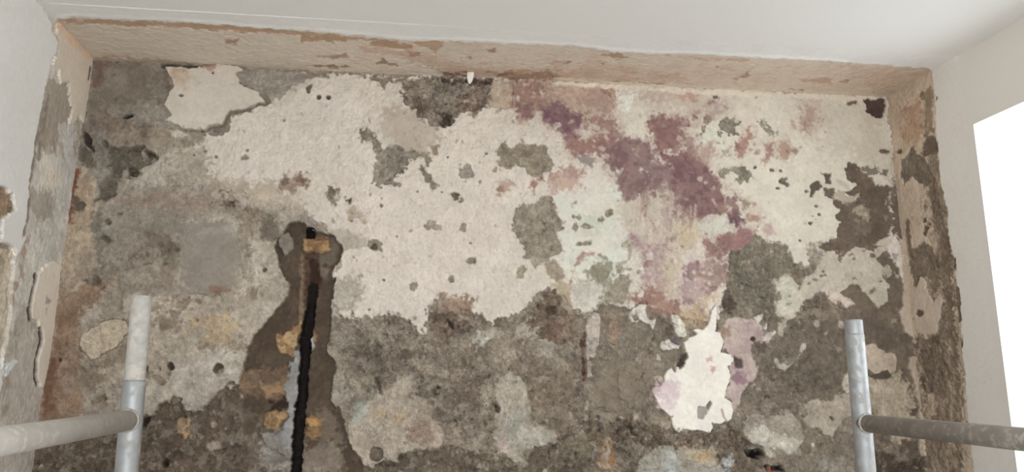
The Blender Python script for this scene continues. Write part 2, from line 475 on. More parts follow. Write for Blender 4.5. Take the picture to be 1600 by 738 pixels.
# tint variations
L('520,290 780,230 800,420 640,470 540,470', (212, 200, 189), c2=(208, 195, 183), soft=50, na=14, ns=1)
L('640,210 770,170 790,300 650,330', (211, 199, 186), soft=40, na=12, ns=1)
L('900,230 1060,140 1390,150 1390,280 1300,380 1140,360', (213, 204, 188), c2=(206, 196, 180), soft=40, na=10, ns=1, r=.4, g=.15)
L('880,300 980,290 1000,420 940,450 880,420', (207, 206, 193), c2=(212, 205, 192), soft=24, na=10, ns=1, r=.5)
L('1100,175 1140,200 1130,230 1095,240 1085,210', (212, 209, 194), soft=16, na=5)
L('960,148 990,148 990,170 968,172 955,160', (220, 217, 204), soft=12, na=4)
L('1250,150 1390,155 1395,270 1300,240', (203, 194, 178), c2=(196, 184, 166), soft=26, na=8, ns=1)
# trowelled filler
L('600,165 660,170 675,190 690,215 665,245 640,245 610,225 590,195', (186, 173, 159), c2=(178, 163, 148), soft=9, na=5, r=.4, g=.15)

# grey spots where the skim has gone
def speck(x, y, rx, ry, c=MORT, c2=None, h=-5, na=None, soft=2.2, ns=2, cl=None, rot=0):
    L(('e', x, y, rx, ry, rot), c, c2=c2 or tuple(v+14 for v in c), h=h, soft=soft, na=min(rx, ry)*.55 if na is None else na, ns=ns, cl=cl, r=1.2, g=.7, k2=2)
L('776,236 783,226 790,224 800,229 812,224 845,226 852,232 858,244 866,256 862,266 852,270 846,280 836,280 824,272 822,262 806,258 792,262 778,262 772,270 766,272 776,256 782,246', (152, 139, 120), c2=(162, 149, 131), h=-5, soft=2, na=2.5, r=1.2, g=.8, k2=2)
L('806,325 818,318 830,320 838,312 846,307 864,306 866,320 874,340 885,356 878,362 872,364 875,380 880,392 872,398 858,402 846,412 836,420 830,412 820,404 818,385 808,372 800,362 800,345', (156, 144, 127), c2=(168, 156, 140), h=-5, soft=2, na=3, r=1.3, g=.8, k2=2)
L('852,412 866,408 878,420 882,432 872,440 858,432', (152, 138, 117), c2=(160, 148, 130), h=-4, soft=3, na=2, r=1, g=.6)
speck(815, 424, 6, 9, (156, 142, 122), rot=30)
L('560,205 572,196 585,205 590,222 600,228 612,222 640,234 648,240 640,256 628,262 620,276 616,284 622,290 604,286 590,292 582,284 580,268 586,250 592,240 588,232 578,222 566,222',
  (142, 131, 117), c2=(165, 155, 141), h=-4.5, soft=3, na=5, ns=2, r=1.5, g=.9, k2=2)
L('600,212 618,215 612,228 598,228', (196, 187, 174), soft=4, na=2, dh=3)
L('632,236 668,240 674,252 668,258 660,246 640,246', (158, 146, 130), h=-3.5, soft=3, na=3, r=1.2, g=.7)
L('656,258 668,268 676,280 684,288 676,294 666,284 660,272', (142, 131, 116), h=-4, soft=3, na=3, r=1.2, g=.7)
L('672,230 686,225 684,240 676,246', (148, 130, 110), h=-3, soft=3, na=2)
speck(731, 269, 11, 9, (150, 140, 126)); speck(712, 308, 11, 8, (146, 135, 120), rot=30); speck(712, 306, 4, 5, (110, 98, 86))
speck(583, 383, 10, 8, (140, 128, 114), h=-4); speck(584, 385, 5, 5, (84, 72, 60), h=-9)
L('505,360 540,357 572,370 575,388 540,390 520,392', (180, 169, 155), c2=(168, 157, 143), soft=6, na=4, dh=-1.5)
speck(676, 352, 9, 6, (168, 154, 138), h=-2); speck(737, 408, 6, 4, (150, 138, 122)); speck(647, 448, 7, 5, (150, 138, 124)); speck(704, 434, 4, 5, (140, 126, 110))
speck(724, 355, 4, 7, (160, 148, 132), h=-2)
speck(519, 306, 10, 10, (160, 148, 133)); speck(516, 300, 5, 9, (118, 106, 92)); speck(546, 312, 6, 6, (134, 122, 107)); speck(546, 314, 3, 3, (92, 78, 66), h=-6)
L('540,330 552,322 572,335 566,345 548,340', (182, 166, 148), c2=(168, 150, 132), soft=6, na=5, dh=-1)
L('525,303 540,302 530,312 520,308', (200, 192, 180), soft=3, na=2, dh=2)
L('436,290 448,275 468,272 480,278 474,292 455,300 440,305', (150, 130, 114), c2=(170, 154, 138), soft=7, na=5, dh=-2)
L(('e', 470, 280, 9, 7), (124, 98, 84), soft=6, na=2); L(('e', 444, 286, 5, 8, 20), (112, 98, 84), soft=5, na=2)
L('376,247 384,242 390,247 378,251', (132, 121, 106), soft=3, na=1, dh=-2)
L(('e', 498, 151, 3.4, 3.4), (92, 84, 74), h=-14, soft=1.5, na=.4); L(('e', 513, 152, 3.4, 3.4), (92, 84, 74), h=-14, soft=1.5, na=.4)
for x, y in [(750, 284), (596, 322), (577, 484), (596, 310), (549, 345), (620, 370), (652, 300), (600, 438), (700, 246), (735, 380), (690, 300), (760, 240), (444, 188), (386, 235), (338, 245), (320, 236), (303, 242)]:
    speck(x, y, 2.2, 2.0, (130, 117, 102), h=-4, na=.8, soft=1.6)
L('555,440 562,432 560,455 568,450 562,470 548,478 540,470 552,462', (164, 152, 136), c2=(176, 164, 148), h=-3, soft=4, na=4)
L('520,440 560,430 562,470 540,490 524,500 517,480', (188, 178, 165), c2=(176, 165, 150), soft=9, na=6, r=1.1, g=.5)

# skim worn away under the ceiling, middle
L('560,120 640,119 640,128 620,132 600,134 585,126', (150, 136, 122), c2=(132, 117, 104), h=-4, soft=4, na=5, r=1.5, g=.8)
L('622,130 640,122 700,122 768,128 772,134 766,150 764,158 742,172 718,178 708,184 706,196 696,200 684,199 676,196 668,190 656,182 646,172 634,164 624,162 632,148',
  (134, 119, 106), c2=(156, 143, 128), h=-7, soft=3.5, na=5, ns=2, r=2.2, g=.9, k2=2)
L('662,138 700,128 730,134 720,150 690,165 680,150', (168, 159, 145), c2=(150, 138, 122), soft=8, na=6, dh=1)
L('690,178 704,176 706,194 694,199 684,196', (92, 77, 67), soft=5, na=3, dh=-5)
L('636,150 660,148 668,172 650,176', (116, 100, 88), soft=6, na=5, dh=-1.5)
L('712,148 755,150 750,164 715,176', (150, 128, 112), c2=(132, 110, 96), soft=6, na=4)
L('744,160 762,152 764,165 745,182 735,178', (118, 102, 89), soft=5, na=3)
L('690,120 770,124 768,134 730,130 690,131', (92, 76, 66), soft=4, na=2, dh=-3)
FL('plaster_patch', '770,126 800,128 802,168 790,172 764,168 766,140', (192, 176, 156), c2=(182, 163, 142), h=-1.5, soft=2, na=2)

# grey patch over the upper left flake
L('371,114 378,111 400,107 412,109 450,110 470,113 482,116 476,128 462,136 444,150 436,156 430,152 424,160 416,162 412,146 404,140 388,139 377,131 370,118', (150, 141, 130), c2=(166, 155, 142), h=-5, soft=2.5, na=2.5, r=1, g=.6, k2=2)
L('455,135 480,130 486,112 470,140 450,160 430,165', (196, 184, 170), soft=5, na=3, h=-1)
L('408,148 414,141 422,155 423,162 416,162', (128, 118, 107), soft=2, na=.8, h=-6)
L('478,112 515,115 514,123 480,121', (140, 128, 114), soft=3, na=2, h=-4)
L('478,136 488,132 484,146 480,146', (108, 96, 84), soft=2, na=1, h=-5)
FL('plaster_flake', '259,105 275,103 312,105 345,100 372,104 378,110 370,114 369,119 374,124 377,131 388,139 405,143 406,150 415,158 415,162 404,161 388,169 375,172 365,172 358,175 352,184 350,194 329,196 321,203 290,203 280,199 277,197 258,188 267,179 262,171 256,165 261,155 264,143 272,134 267,121 263,114',
   (200, 189, 176), c2=(205, 194, 181), h=6, soft=1.6, na=1.4, r=.5, g=.15)
L('352,186 360,178 358,206 352,207 348,212 330,210 335,198 350,196', (136, 125, 113), h=-5, soft=2, na=1.2)
L(('s', 1.6, '290,204 322,205 330,199 350,197 354,186 360,177 376,174 390,171 405,163 416,164'), (118, 106, 94), h=-6, soft=1.5, na=.8)
L('275,205 300,206 325,206 315,222 300,228 285,228 270,215', (140, 130, 117), c2=(156, 146, 132), soft=5, na=4, h=-6)
L('262,202 284,204 292,210 286,216 272,216', (192, 182, 168), soft=3, na=2, h=-2)
L('262,108 300,106 300,125 290,140 275,130', (184, 160, 138), c2=(196, 178, 158), soft=8, na=4)
L(('e', 330, 104, 15, 4, -6), (162, 124, 108), soft=5, na=2)
L(('e', 333, 115, 2, 2), (96, 80, 70), soft=1.5, na=.4, dh=-4); L(('e', 284, 150, 3, 2), (104, 92, 80), soft=2, na=.4, dh=-4)
L('250,98 308,101 309,106 300,107 262,104 250,106', (88, 76, 66), h=-16, soft=2, na=1)

# -- purple and brown damp stains --------------------------------------
def L(sh, c, *args, **kw):
    q = np.array((128, 116, 118)); f = lambda v: tuple(np.array(v)*.93+q*.07)
    if 'c2' in kw: kw['c2'] = f(kw['c2'])
    kw['cl'] = 9; kw['na'] = max(kw.get('na', 3)*1.1, 3.5)
    sf = kw.get('soft', 5); al = kw.get('a', 1.0)
    q2 = np.array((204, 190, 174)); c = f(c)
    if min(c) < 165:                      # damp halo round a stain
        BW.lay(sh, tuple(np.array(c)*.55+q2*.45), soft=sf*3.2, na=kw['na']*1.3, ns=2, cl=9, a=.5*al)
    kw['soft'] = sf*1.15; kw['a'] = .95*al; kw['na'] *= .8
    BW.lay(sh, c, *args, **kw)
PUR = (112, 80, 84); PURB = (124, 88, 86); BRP = (150, 116, 104); LBR = (182, 154, 136); LIL = (170, 142, 140)
L('800,128 870,128 960,135 950,175 905,180 880,200 850,190 815,190 800,160', (168, 138, 120), c2=(186, 160, 140), soft=12, na=8, ns=1)
L('805,132 850,130 850,155 862,170 850,180 830,172 806,158', (142, 108, 96), c2=(158, 124, 108), soft=9, na=6)
L('808,165 830,160 828,186 812,188', (134, 102, 98), soft=5, na=4)
L('835,176 848,172 846,205 832,215 826,195', (206, 196, 184), soft=5, na=3)
L('845,168 870,158 882,170 905,180 908,192 898,205 902,215 888,214 872,205 860,192 848,185', PUR, c2=(126, 88, 90), soft=6, na=5, a=.92)
L('880,205 905,212 900,235 885,228', (136, 102, 98), soft=8, na=5, a=.7)
L('912,185 942,178 962,190 970,215 940,205 915,200', (156, 126, 114), c2=(140, 106, 98), soft=8, na=6)
L('922,140 950,140 955,165 940,175 925,165', (172, 144, 130), soft=7, na=4)
L('938,140 955,143 954,150 944,148', (148, 116, 98), soft=4, na=2)
L('885,225 920,218 960,212 975,225 975,245 930,242 900,240', (150, 112, 102), c2=(136, 100, 98), soft=8, na=6)
L('945,240 965,220 985,215 1005,220 1020,240 1015,280 1018,300 1000,305 985,310 990,322 980,318 968,295 958,270 948,255', (114, 84, 85), c2=(132, 100, 96), soft=6, na=5)
L('975,232 1005,230 1010,255 985,258', (138, 114, 114), soft=8, na=5)
L('1010,245 1030,250 1050,255 1055,285 1050,295 1036,292 1018,300', (120, 90, 90), c2=(136, 106, 102), soft=6, na=5)
L('1012,190 1035,178 1060,185 1065,210 1062,240 1040,240 1020,235 1022,210', (148, 112, 104), c2=(130, 94, 90), soft=8, na=6)
L('1035,188 1075,184 1076,195 1050,205 1038,200', (124, 88, 88), soft=7, na=5)
L('1030,238 1060,232 1085,240 1100,258 1120,280 1130,305 1132,330 1105,338 1080,338 1062,330 1055,305 1040,285 1050,265', (110, 78, 80), c2=(128, 94, 92), soft=5, na=5)
L('1085,265 1118,285 1122,300 1100,290', (126, 88, 80), soft=7, na=4)
L('1062,205 1085,215 1092,240 1105,255 1085,250 1068,235', (142, 108, 102), soft=9, na=6, a=.8)
L('1010,148 1030,130 1090,150 1130,160 1130,185 1090,190 1050,175', (188, 168, 152), c2=(200, 184, 168), soft=16, na=9, ns=1)
L('1106,166 1128,158 1138,168 1135,176 1112,182', (176, 158, 148), soft=7, na=4)
L('1055,145 1095,148 1080,156 1060,156', (188, 154, 138), soft=5, na=2)
L('1152,225 1165,212 1170,198 1176,208 1172,218 1160,245 1152,246', (170, 134, 118), c2=(150, 114, 100), soft=6, na=3)
L('1195,226 1206,224 1208,244 1198,246', (156, 118, 106), soft=6, na=3)
L('1216,226 1232,218 1236,235 1226,248 1216,246', (176, 146, 128), soft=7, na=4)
L(('e', 1264, 188, 10, 16), (176, 150, 134), soft=12, na=5); L(('e', 1262, 195, 5, 7), (162, 132, 120), soft=6, na=2)
L('1090,232 1112,226 1118,240 1108,252 1094,248', (170, 142, 130), soft=7, na=4, a=.8)
# bits of clean skim left in the stain
for x, y, q in [(1038, 198, 5), (1022, 227, 6), (1043, 237, 6), (1060, 233, 8), (1018, 255, 7), (1008, 262, 6), (1032, 250, 4), (1068, 293, 5), (960, 265, 5), (955, 282, 5), (1052, 315, 7), (1024, 310, 8)]:
    L(('e', x, y, q, q*.8), (204, 188, 176), soft=4, na=q*.5)
# runs below the stain
L('985,310 1020,300 1055,300 1062,330 1130,338 1120,360 1060,400 1000,390 960,330', (196, 184, 166), c2=(186, 166, 152), soft=14, na=8, ns=1)
for x, y0, y1, wd, cc in [(1057, 300, 345, 4, (130, 102, 98)), (1080, 330, 362, 6, (150, 126, 116)), (1066, 318, 350, 3, (160, 138, 126)), (1036, 290, 312, 4, (142, 116, 108)), (1040, 325, 350, 6, (176, 156, 148)), (1092, 335, 352, 5, (156, 128, 118)), (1008, 305, 325, 5, (152, 124, 114))]:
    L(('s', wd, '%d,%d %d,%d' % (x, y0, x, y1)), cc, soft=5, na=2.5, a=.8)
L(('s', 2, '1000,333 1012,337 1020,350 1026,362'), (160, 130, 126), soft=4, na=1.5, a=.8)
L('1138,308 1150,304 1158,312 1155,325 1162,345 1150,356 1140,345 1140,325', (140, 112, 104), c2=(112, 84, 86), soft=6, na=4)
L('1140,340 1160,342 1160,350 1148,356 1140,350', (104, 78, 82), soft=5, na=3)
L('1158,312 1172,318 1170,322 1160,320', (150, 130, 112), soft=4, na=2); L('1162,335 1184,338 1186,344 1168,345', (164, 134, 116), soft=6, na=3)
L('1085,348 1110,338 1130,342 1150,356 1140,364 1105,375 1090,368', (208, 204, 190), c2=(196, 190, 178), soft=8, na=4)
L('1060,355 1085,352 1090,375 1075,392 1055,380', (190, 170, 140), c2=(198, 182, 156), soft=9, na=5)
L('1100,380 1115,372 1145,366 1165,358 1180,362 1170,382 1150,392 1130,398 1118,408 1105,402', (146, 112, 104), c2=(132, 100, 94), soft=6, na=4)
L('1150,364 1178,362 1172,378 1158,388 1148,382', (150, 110, 108), soft=5, na=3)
L('1195,348 1205,346 1212,368 1198,370', (176, 146, 140), soft=6, na=3, a=.8)
L('985,372 1020,385 1045,380 1052,400 1050,440 1036,460 1010,460 1006,420 1010,405', (176, 152, 148), c2=(160, 132, 130), soft=12, na=8, ns=2)
L('1006,395 1014,400 1012,418 1006,416', (136, 104, 102), soft=5, na=2)
L(('s', 3, '984,370 996,380 1008,392 1014,410'), (158, 128, 128), soft=5, na=2.5)
L('1038,395 1060,400 1062,470 1048,470 1040,440', (196, 180, 158), soft=9, na=5)
L('1068,420 1085,405 1102,415 1098,432 1080,440 1072,480 1062,478 1064,445', (150, 122, 122), c2=(138, 108, 112), soft=7, na=5)
L('1075,440 1105,430 1110,455 1090,475 1072,490', (180, 154, 150), soft=9, na=5)
L('1100,405 1140,410 1138,445 1110,448 1102,430', (172, 148, 138), c2=(150, 122, 114), soft=8, na=6)
L('1105,446 1120,444 1122,458 1106,460', (140, 112, 108), soft=5, na=3)
for x, y, q in [(1076, 405, 6), (1089, 398, 5), (1050, 402, 7), (1108, 442, 4), (1100, 366, 4), (1038, 375, 4)]:
    L(('e', x, y, q, q*.75, 30), (206, 192, 180), soft=3, na=1)
L('985,468 1010,452 1040,455 1060,480 1070,500 1030,492 1008,476', (156, 122, 106), c2=(140, 106, 94), soft=9, na=6)
L('1066,490 1090,470 1110,478 1108,500 1095,514 1078,512 1064,505', (186, 164, 134), c2=(174, 150, 122), soft=7, na=4)
L('1100,462 1122,460 1120,475 1105,478', (196, 170, 142), soft=6, na=3)
L = BW.lay
# the densest cores of the stain
for p, c1, c2_, al in [('948,238 968,222 985,216 1004,222 1016,240 1014,285 1008,300 992,302 985,318 975,308 964,285 955,262', (122, 95, 95), (144, 118, 112), .85),
                   ('1040,262 1062,246 1085,246 1102,262 1122,284 1132,310 1134,334 1108,340 1082,338 1064,328 1056,300 1046,285', (114, 86, 88), (136, 107, 103), .88),
                   ('848,172 870,160 884,172 904,184 906,196 896,206 898,214 884,210 866,198 852,186', (112, 83, 89), (128, 98, 100), .85),
                   ('1010,250 1036,256 1050,270 1048,290 1018,292', (128, 102, 102), (148, 124, 120), .7),
                   ('1016,196 1036,184 1062,190 1064,236 1036,238 1024,226', (142, 108, 104), (126, 94, 92), .7)]:
    BW.lay(p, c1, c2=c2_, soft=5, na=3.5, a=al, k2=2)
# freckles of stain and of clean plaster
rd = random.Random(77)
stain_zone = [(820, 150), (880, 190), (930, 220), (985, 250), (1010, 290), (1045, 210), (1090, 290), (1110, 320), (1060, 360), (1030, 420), (1090, 420), (1130, 390), (1160, 330), (1080, 470), (1170, 230), (1100, 170), (1220, 235), (860, 290)]
for k in range(190):
    cx, cy = rd.choice(stain_zone)
    x, y = cx+rd.gauss(0, 26), cy+rd.gauss(0, 20)
    if y < 138: continue
    q = rd.uniform(1.3, 4.2)
    cc = rd.choice([(126, 96, 94), (150, 120, 108), (168, 140, 124), (138, 122, 104), (204, 192, 176), (212, 202, 188), (196, 180, 166)])
    BW.lay(('e', x, y, q*rd.uniform(1, 1.9), q, rd.uniform(0, 180)), cc, soft=rd.uniform(2, 3.9), na=q*.6, ns=3, a=rd.uniform(.45, .9), dh=rd.choice([0, 0, -.8]))
for k in range(26):
    x, y = rd.uniform(990, 1130), rd.uniform(290, 345)
    BW.lay(('s', rd.uniform(.6, 1.6), '%.0f,%.0f %.0f,%.0f' % (x, y, x+rd.uniform(-2, 2), y+rd.uniform(12, 40))), rd.choice([(140, 112, 106), (166, 142, 130), (200, 186, 172)]), soft=2.5, na=1.2, ns=3, a=rd.uniform(.3, .65))
for k in range(170):                      # pinholes over the rest of the skim
    x, y = rd.uniform(380, 1380), rd.uniform(140, 450)
    if (x < 520 and y > 300) or (x > 1290 and y > 250) or (x > 1120 and y > 370): continue
    q = rd.uniform(.8, 2.0)
    BW.lay(('e', x, y, q*rd.uniform(1, 2.2), q, rd.uniform(0, 180)), (150, 136, 120), soft=1.8, na=q*.5, ns=3, a=rd.uniform(.3, .9), dh=-1.5)
L(('s', 3.5, '868,130 960,136 1060,142 1180,147 1290,151 1375,153'), (214, 201, 183), soft=3.5, na=2, dh=1)
# pale blue-white worn zone left of the stain
L('905,345 930,335 950,345 935,360 915,365', (198, 196, 180), soft=8, na=5)
speck(901, 338, 8, 6, (146, 134, 118)); speck(898, 356, 5, 5, (158, 146, 130)); speck(916, 353, 6, 6, (158, 148, 132)); speck(938, 344, 4, 5, (140, 128, 110)); speck(952, 333, 5, 5, (140, 128, 108))
speck(879, 407, 3, 3, (130, 118, 102)); speck(915, 380, 8, 4, (150, 138, 122)); speck(903, 382, 5, 4, (162, 150, 136)); speck(980, 383, 6, 5, (176, 168, 150), h=-1)
L(('s', 2, '983,384 985,396 982,408 970,412 962,414'), (160, 146, 128), soft=3, na=2, a=.8)
L(('s', 2.2, '938,400 925,396 912,396 904,408 898,420 894,434 890,445'), (160, 128, 118), soft=4, na=1.5, a=.85)
L('830,282 838,275 848,278 852,285 842,285 836,298 828,292', (152, 118, 106), soft=5, na=3); L(('e', 868, 278, 9, 9), (168, 140, 126), soft=7, na=5); L('875,262 892,258 902,268 912,262 912,275 895,285 880,278', (168, 140, 132), soft=6, na=4)
L('858,285 866,275 905,280 908,290 870,300 860,305', (186, 160, 146), soft=8, na=4)
L('778,285 792,280 800,290 790,300 778,302', (182, 158, 142), soft=7, na=5); L(('e', 782, 298, 4, 6), (150, 124, 108), soft=4, na=2)
L('905,245 920,240 935,250 925,262 910,258', (150, 136, 128), soft=5, na=4)
# mixed patch below it
L('918,415 950,410 960,440 945,465 920,455', (168, 164, 148), c2=(148, 142, 124), soft=8, na=7, r=1)
L('928,420 950,418 950,440 930,445', (138, 130, 112), soft=6, na=5, h=-4)
L('950,440 975,432 985,450 978,475 950,475 935,468', (150, 140, 122), c2=(164, 154, 138), soft=6, na=5, h=-4, r=1.3, g=.7)
L('892,455 905,440 930,440 945,460 930,482 915,494 900,478', (198, 190, 178), c2=(180, 172, 160), soft=6, na=5)
speck(972, 420, 10, 6, (160, 150, 134), h=-3); speck(998, 425, 5, 4, (158, 146, 134), h=-2)
L('862,440 880,440 892,455 894,480 880,470 868,456', (182, 166, 142), c2=(168, 152, 130), soft=6, na=4)

# small lost spots on the right of the skim
speck(1137, 199, 12.5, 13, (138, 130, 116)); speck(1098, 200, 6, 6, (146, 124, 106)); speck(1105, 186, 4, 5, (140, 122, 108))
L('1185,190 1192,186 1200,200 1212,205 1210,216 1202,208 1194,202', (140, 132, 118), c2=(190, 182, 168), h=-3.5, soft=2.5, na=4, ns=3)
L('1186,190 1196,194 1190,198', (150, 140, 126), h=-3, soft=2, na=1)
L('1122,268 1145,262 1160,258 1165,264 1176,268 1176,276 1170,284 1158,286 1150,280 1156,274 1140,268 1132,278 1124,274', (118, 112, 96), c2=(150, 142, 126), h=-4, soft=2.2, na=3.5, ns=3)
L('1130,235 1142,230 1140,242 1128,244', (168, 160, 144), h=-2, soft=3, na=3, ns=3)
for x, y, q in [(1206, 266, 3), (1220, 267, 2.2), (1224, 283, 5), (1231, 288, 4), (1216, 294, 2.4), (1260, 299, 2.6), (1276, 322, 2), (1270, 338, 2), (1280, 335, 2), (1266, 349, 4), (1118, 152, 3), (1250, 376, 2), (1228, 280, 3), (1180, 262, 2.4)]:
    speck(x, y, q, q*.8, (110, 100, 88), h=-4, na=q*.35, soft=1.8, ns=3)
L('1345,262 1372,262 1374,272 1360,273 1350,270', (130, 118, 104), h=-3.5, soft=2, na=3, ns=3); L('1380,262 1388,266 1386,275 1380,272', (122, 110, 96), h=-3.5, soft=2, na=1.5)
speck(1380, 237, 5, 3, (108, 92, 78)); L('1325,158 1340,158 1338,163 1328,166 1322,164', (120, 100, 84), h=-3, soft=2, na=1.5)
L('1349,158 1357,154 1372,157 1378,152 1384,153 1383,172 1380,182 1368,184 1360,176 1353,174 1356,166', (88, 68, 62), c2=(80, 60, 55), h=-6, soft=1.8, na=1.5)
# dark bare area right
L('1286,300 1303,312 1303,320 1312,330 1306,339 1313,347 1307,360 1307,370 1296,378 1276,384 1290,392 1330,388 1372,382 1376,375 1390,370 1393,352 1397,345 1390,324 1383,311 1398,293 1387,288 1368,289 1360,277 1348,268 1338,257 1327,254 1320,266 1322,278 1340,290 1322,300 1338,312 1320,316 1304,308',
  (104, 89, 77), c2=(114, 99, 86), h=-7, soft=2, na=2.2, r=.8, g=.4)
L('1283,270 1298,272 1298,286 1290,287 1288,276', (98, 86, 75), h=-5, soft=2, na=1.5)
L('1268,288 1278,284 1284,292 1276,298 1270,306 1265,308 1266,300', (96, 84, 73), h=-5, soft=2, na=2)
L('1287,294 1304,294 1306,306 1290,306', (110, 97, 85), h=-5, soft=2, na=2)
L('1303,278 1320,284 1332,298 1322,296 1310,288', (190, 178, 162), h=-1, soft=2.5, na=1.5)
L('1303,302 1320,298 1326,308 1344,302 1342,312 1325,316 1305,310', (176, 163, 146), h=-2, soft=3, na=3.5, ns=3)
L('1318,312 1330,316 1326,322 1318,318', (150, 136, 120), h=-3, soft=3, na=2, ns=3)
L('1340,322 1352,318 1362,326 1360,340 1352,354 1342,354 1337,344 1346,336 1332,332', (172, 160, 142), c2=(140, 126, 110), h=-3, soft=4, na=4, ns=3)
L('1346,340 1368,345 1360,364 1345,366 1334,356', (116, 102, 90), c2=(130, 116, 102), soft=6, na=3, dh=1)
L('1382,335 1390,338 1386,344', (140, 126, 112), soft=2, na=1)

# -- lower right: mortar and flakes ------------------------------------
L('1140,396 1150,392 1166,385 1180,367 1196,371 1200,380 1218,380 1228,386 1235,398 1243,410 1252,440 1258,470 1240,500 1200,496 1160,490 1130,480 1130,462 1140,440', (130, 119, 104), c2=(142, 130, 114), h=-7, soft=2.2, na=2.5, r=1.6, g=.85, k2=2)
L('1160,410 1200,425 1205,470 1150,470', (138, 127, 112), c2=(126, 117, 103), soft=12, na=6)
L('1142,408 1156,400 1175,385 1180,395 1160,415 1146,430', (124, 117, 101), soft=7, na=4)
L('1125,470 1140,455 1150,475 1140,492 1128,486', (96, 82, 72), soft=6, na=3, dh=-3)
FL('plaster_patch', '1293,391 1304,393 1310,400 1313,408 1320,398 1329,389 1338,385 1352,388 1368,394 1374,386 1388,383 1390,392 1372,404 1378,416 1379,430 1391,445 1388,471 1379,475 1374,481 1359,467 1346,452 1342,445 1333,445 1325,450 1312,458 1326,464 1336,474 1321,481 1312,472 1301,467 1284,457 1277,458 1271,463 1258,473 1252,481 1245,495 1224,503 1211,490 1215,476 1210,450 1219,433 1228,428 1239,435 1252,446 1256,435 1267,428 1282,413 1284,404',
   (196, 184, 168), c2=(186, 174, 158), h=-2, soft=2, na=2.2, r=.7, g=.35)
L('1212,440 1228,430 1245,440 1250,460 1240,490 1220,500 1212,485', (202, 194, 178), c2=(186, 178, 162), soft=6, na=4, r=1)
L('1288,455 1312,460 1334,474 1322,479 1300,466', (214, 196, 184), soft=4, na=2)
for x, y, q in [(1276, 438, 3), (1284, 432, 2.5), (1272, 436, 2.5), (1290, 430, 2.5), (1287, 424, 2), (1265, 443, 2.5), (1330, 398, 3), (1336, 404, 2.5), (1336, 435, 2.5), (1250, 450, 3), (1235, 463, 2.5), (1231, 475, 4), (1364, 455, 4), (1376, 440, 3), (1352, 392, 3), (1365, 400, 4), (1216, 463, 6)]:
    speck(x, y, q, q*.7, (128, 116, 104), h=-5, na=q*.4, soft=2, ns=3, rot=-25)
FL('plaster_flake', '1372,380 1382,371 1390,372 1396,378 1386,384 1378,386 1372,384', (196, 182, 166), h=-1, soft=1.5, na=1)
L('1378,416 1392,414 1398,424 1396,432 1386,436 1382,426', (176, 164, 148), h=-3, soft=2.5, na=3, ns=3); L('1396,396 1404,398 1402,406 1396,404', (172, 158, 142), h=-3, soft=2, na=1.5)
L('1400,428 1408,430 1406,436 1400,434', (172, 158, 142), h=-3, soft=2, na=1); L('1394,500 1406,496 1402,504 1394,505', (160, 144, 128), h=-3, soft=2, na=1)
# plaster along the right corner
FL('corner_plaster', '1404,372 1420,372 1422,430 1432,520 1440,560 1426,528 1414,515 1405,488 1411,478 1412,446 1408,400', (190, 174, 156), c2=(180, 163, 145), h=1, soft=1.8, na=1.5, g=.2)
FL('corner_plaster', '1420,560 1432,557 1440,600 1448,640 1452,690 1456,738 1442,738 1438,690 1434,640 1428,600', (186, 168, 149), c2=(176, 158, 139), h=1, soft=2, na=2, g=.3)
L('1262,470 1285,460 1300,470 1320,482 1325,495 1280,500 1250,500 1248,488', (140, 125, 108), c2=(124, 110, 96), soft=7, na=5, r=1.8, g=.9)
L(('e', 1270, 497, 10, 3), (90, 78, 66), soft=4, na=2, dh=-3)
L('1200,505 1330,500 1330,610 1220,640 1190,600', (126, 113, 99), c2=(118, 106, 93), soft=14, na=6, r=1.4, g=.8)
FL('plaster_flake', '1210,565 1214,560 1220,569 1230,564 1237,565 1250,549 1253,536 1259,537 1258,545 1250,556 1237,573 1228,580 1219,577', (198, 187, 172), h=-2, soft=1.8, na=1.3)
L('1228,560 1246,552 1248,562 1232,572', (150, 138, 122), soft=4, na=3)
L('1217,505 1230,500 1228,520 1222,526 1217,520', (184, 172, 156), h=-3, soft=2.5, na=2.5, ns=3); L('1200,520 1210,518 1206,530 1198,536', (194, 180, 168), h=-2, soft=2, na=2, ns=3)
L(('e', 1278, 505, 5, 6), (170, 157, 142), h=-4, soft=3, na=2); L(('e', 1314, 506, 4, 7), (186, 172, 158), h=-3, soft=2, na=1.5); L('1305,540 1314,544 1313,553 1308,548', (160, 146, 130), h=-4, soft=2, na=1.2)
FL('plaster_flake', '1316,601 1321,586 1330,580 1332,618 1322,614 1317,611', (196, 183, 168), h=-2, soft=1.5, na=1)
FL('plaster_patch', '1340,536 1352,540 1368,539 1379,549 1400,554 1401,570 1400,583 1392,584 1385,578 1370,586 1359,578 1348,572', (194, 177, 158), c2=(186, 168, 149), h=-2, soft=1.6, na=1.6)
FL('plaster_patch', '1348,590 1362,592 1380,596 1392,588 1404,580 1414,592 1424,605 1430,640 1436,680 1420,690 1404,700 1392,690 1390,664 1372,655 1352,650', (168, 152, 132), c2=(184, 168, 147), h=-3, soft=4, na=6, ns=2, r=1.2, g=.6)
L('1344,588 1352,575 1362,586 1376,582 1388,580 1394,588 1384,594 1362,590', (92, 79, 68), h=-7, soft=2, na=1.5)
L('1345,640 1370,645 1380,660 1345,665', (116, 102, 84), soft=6, na=5, ns=2)
L('1362,700 1395,712 1420,725 1445,715 1450,745 1362,745', (86, 73, 62), h=-10, soft=4, na=3)
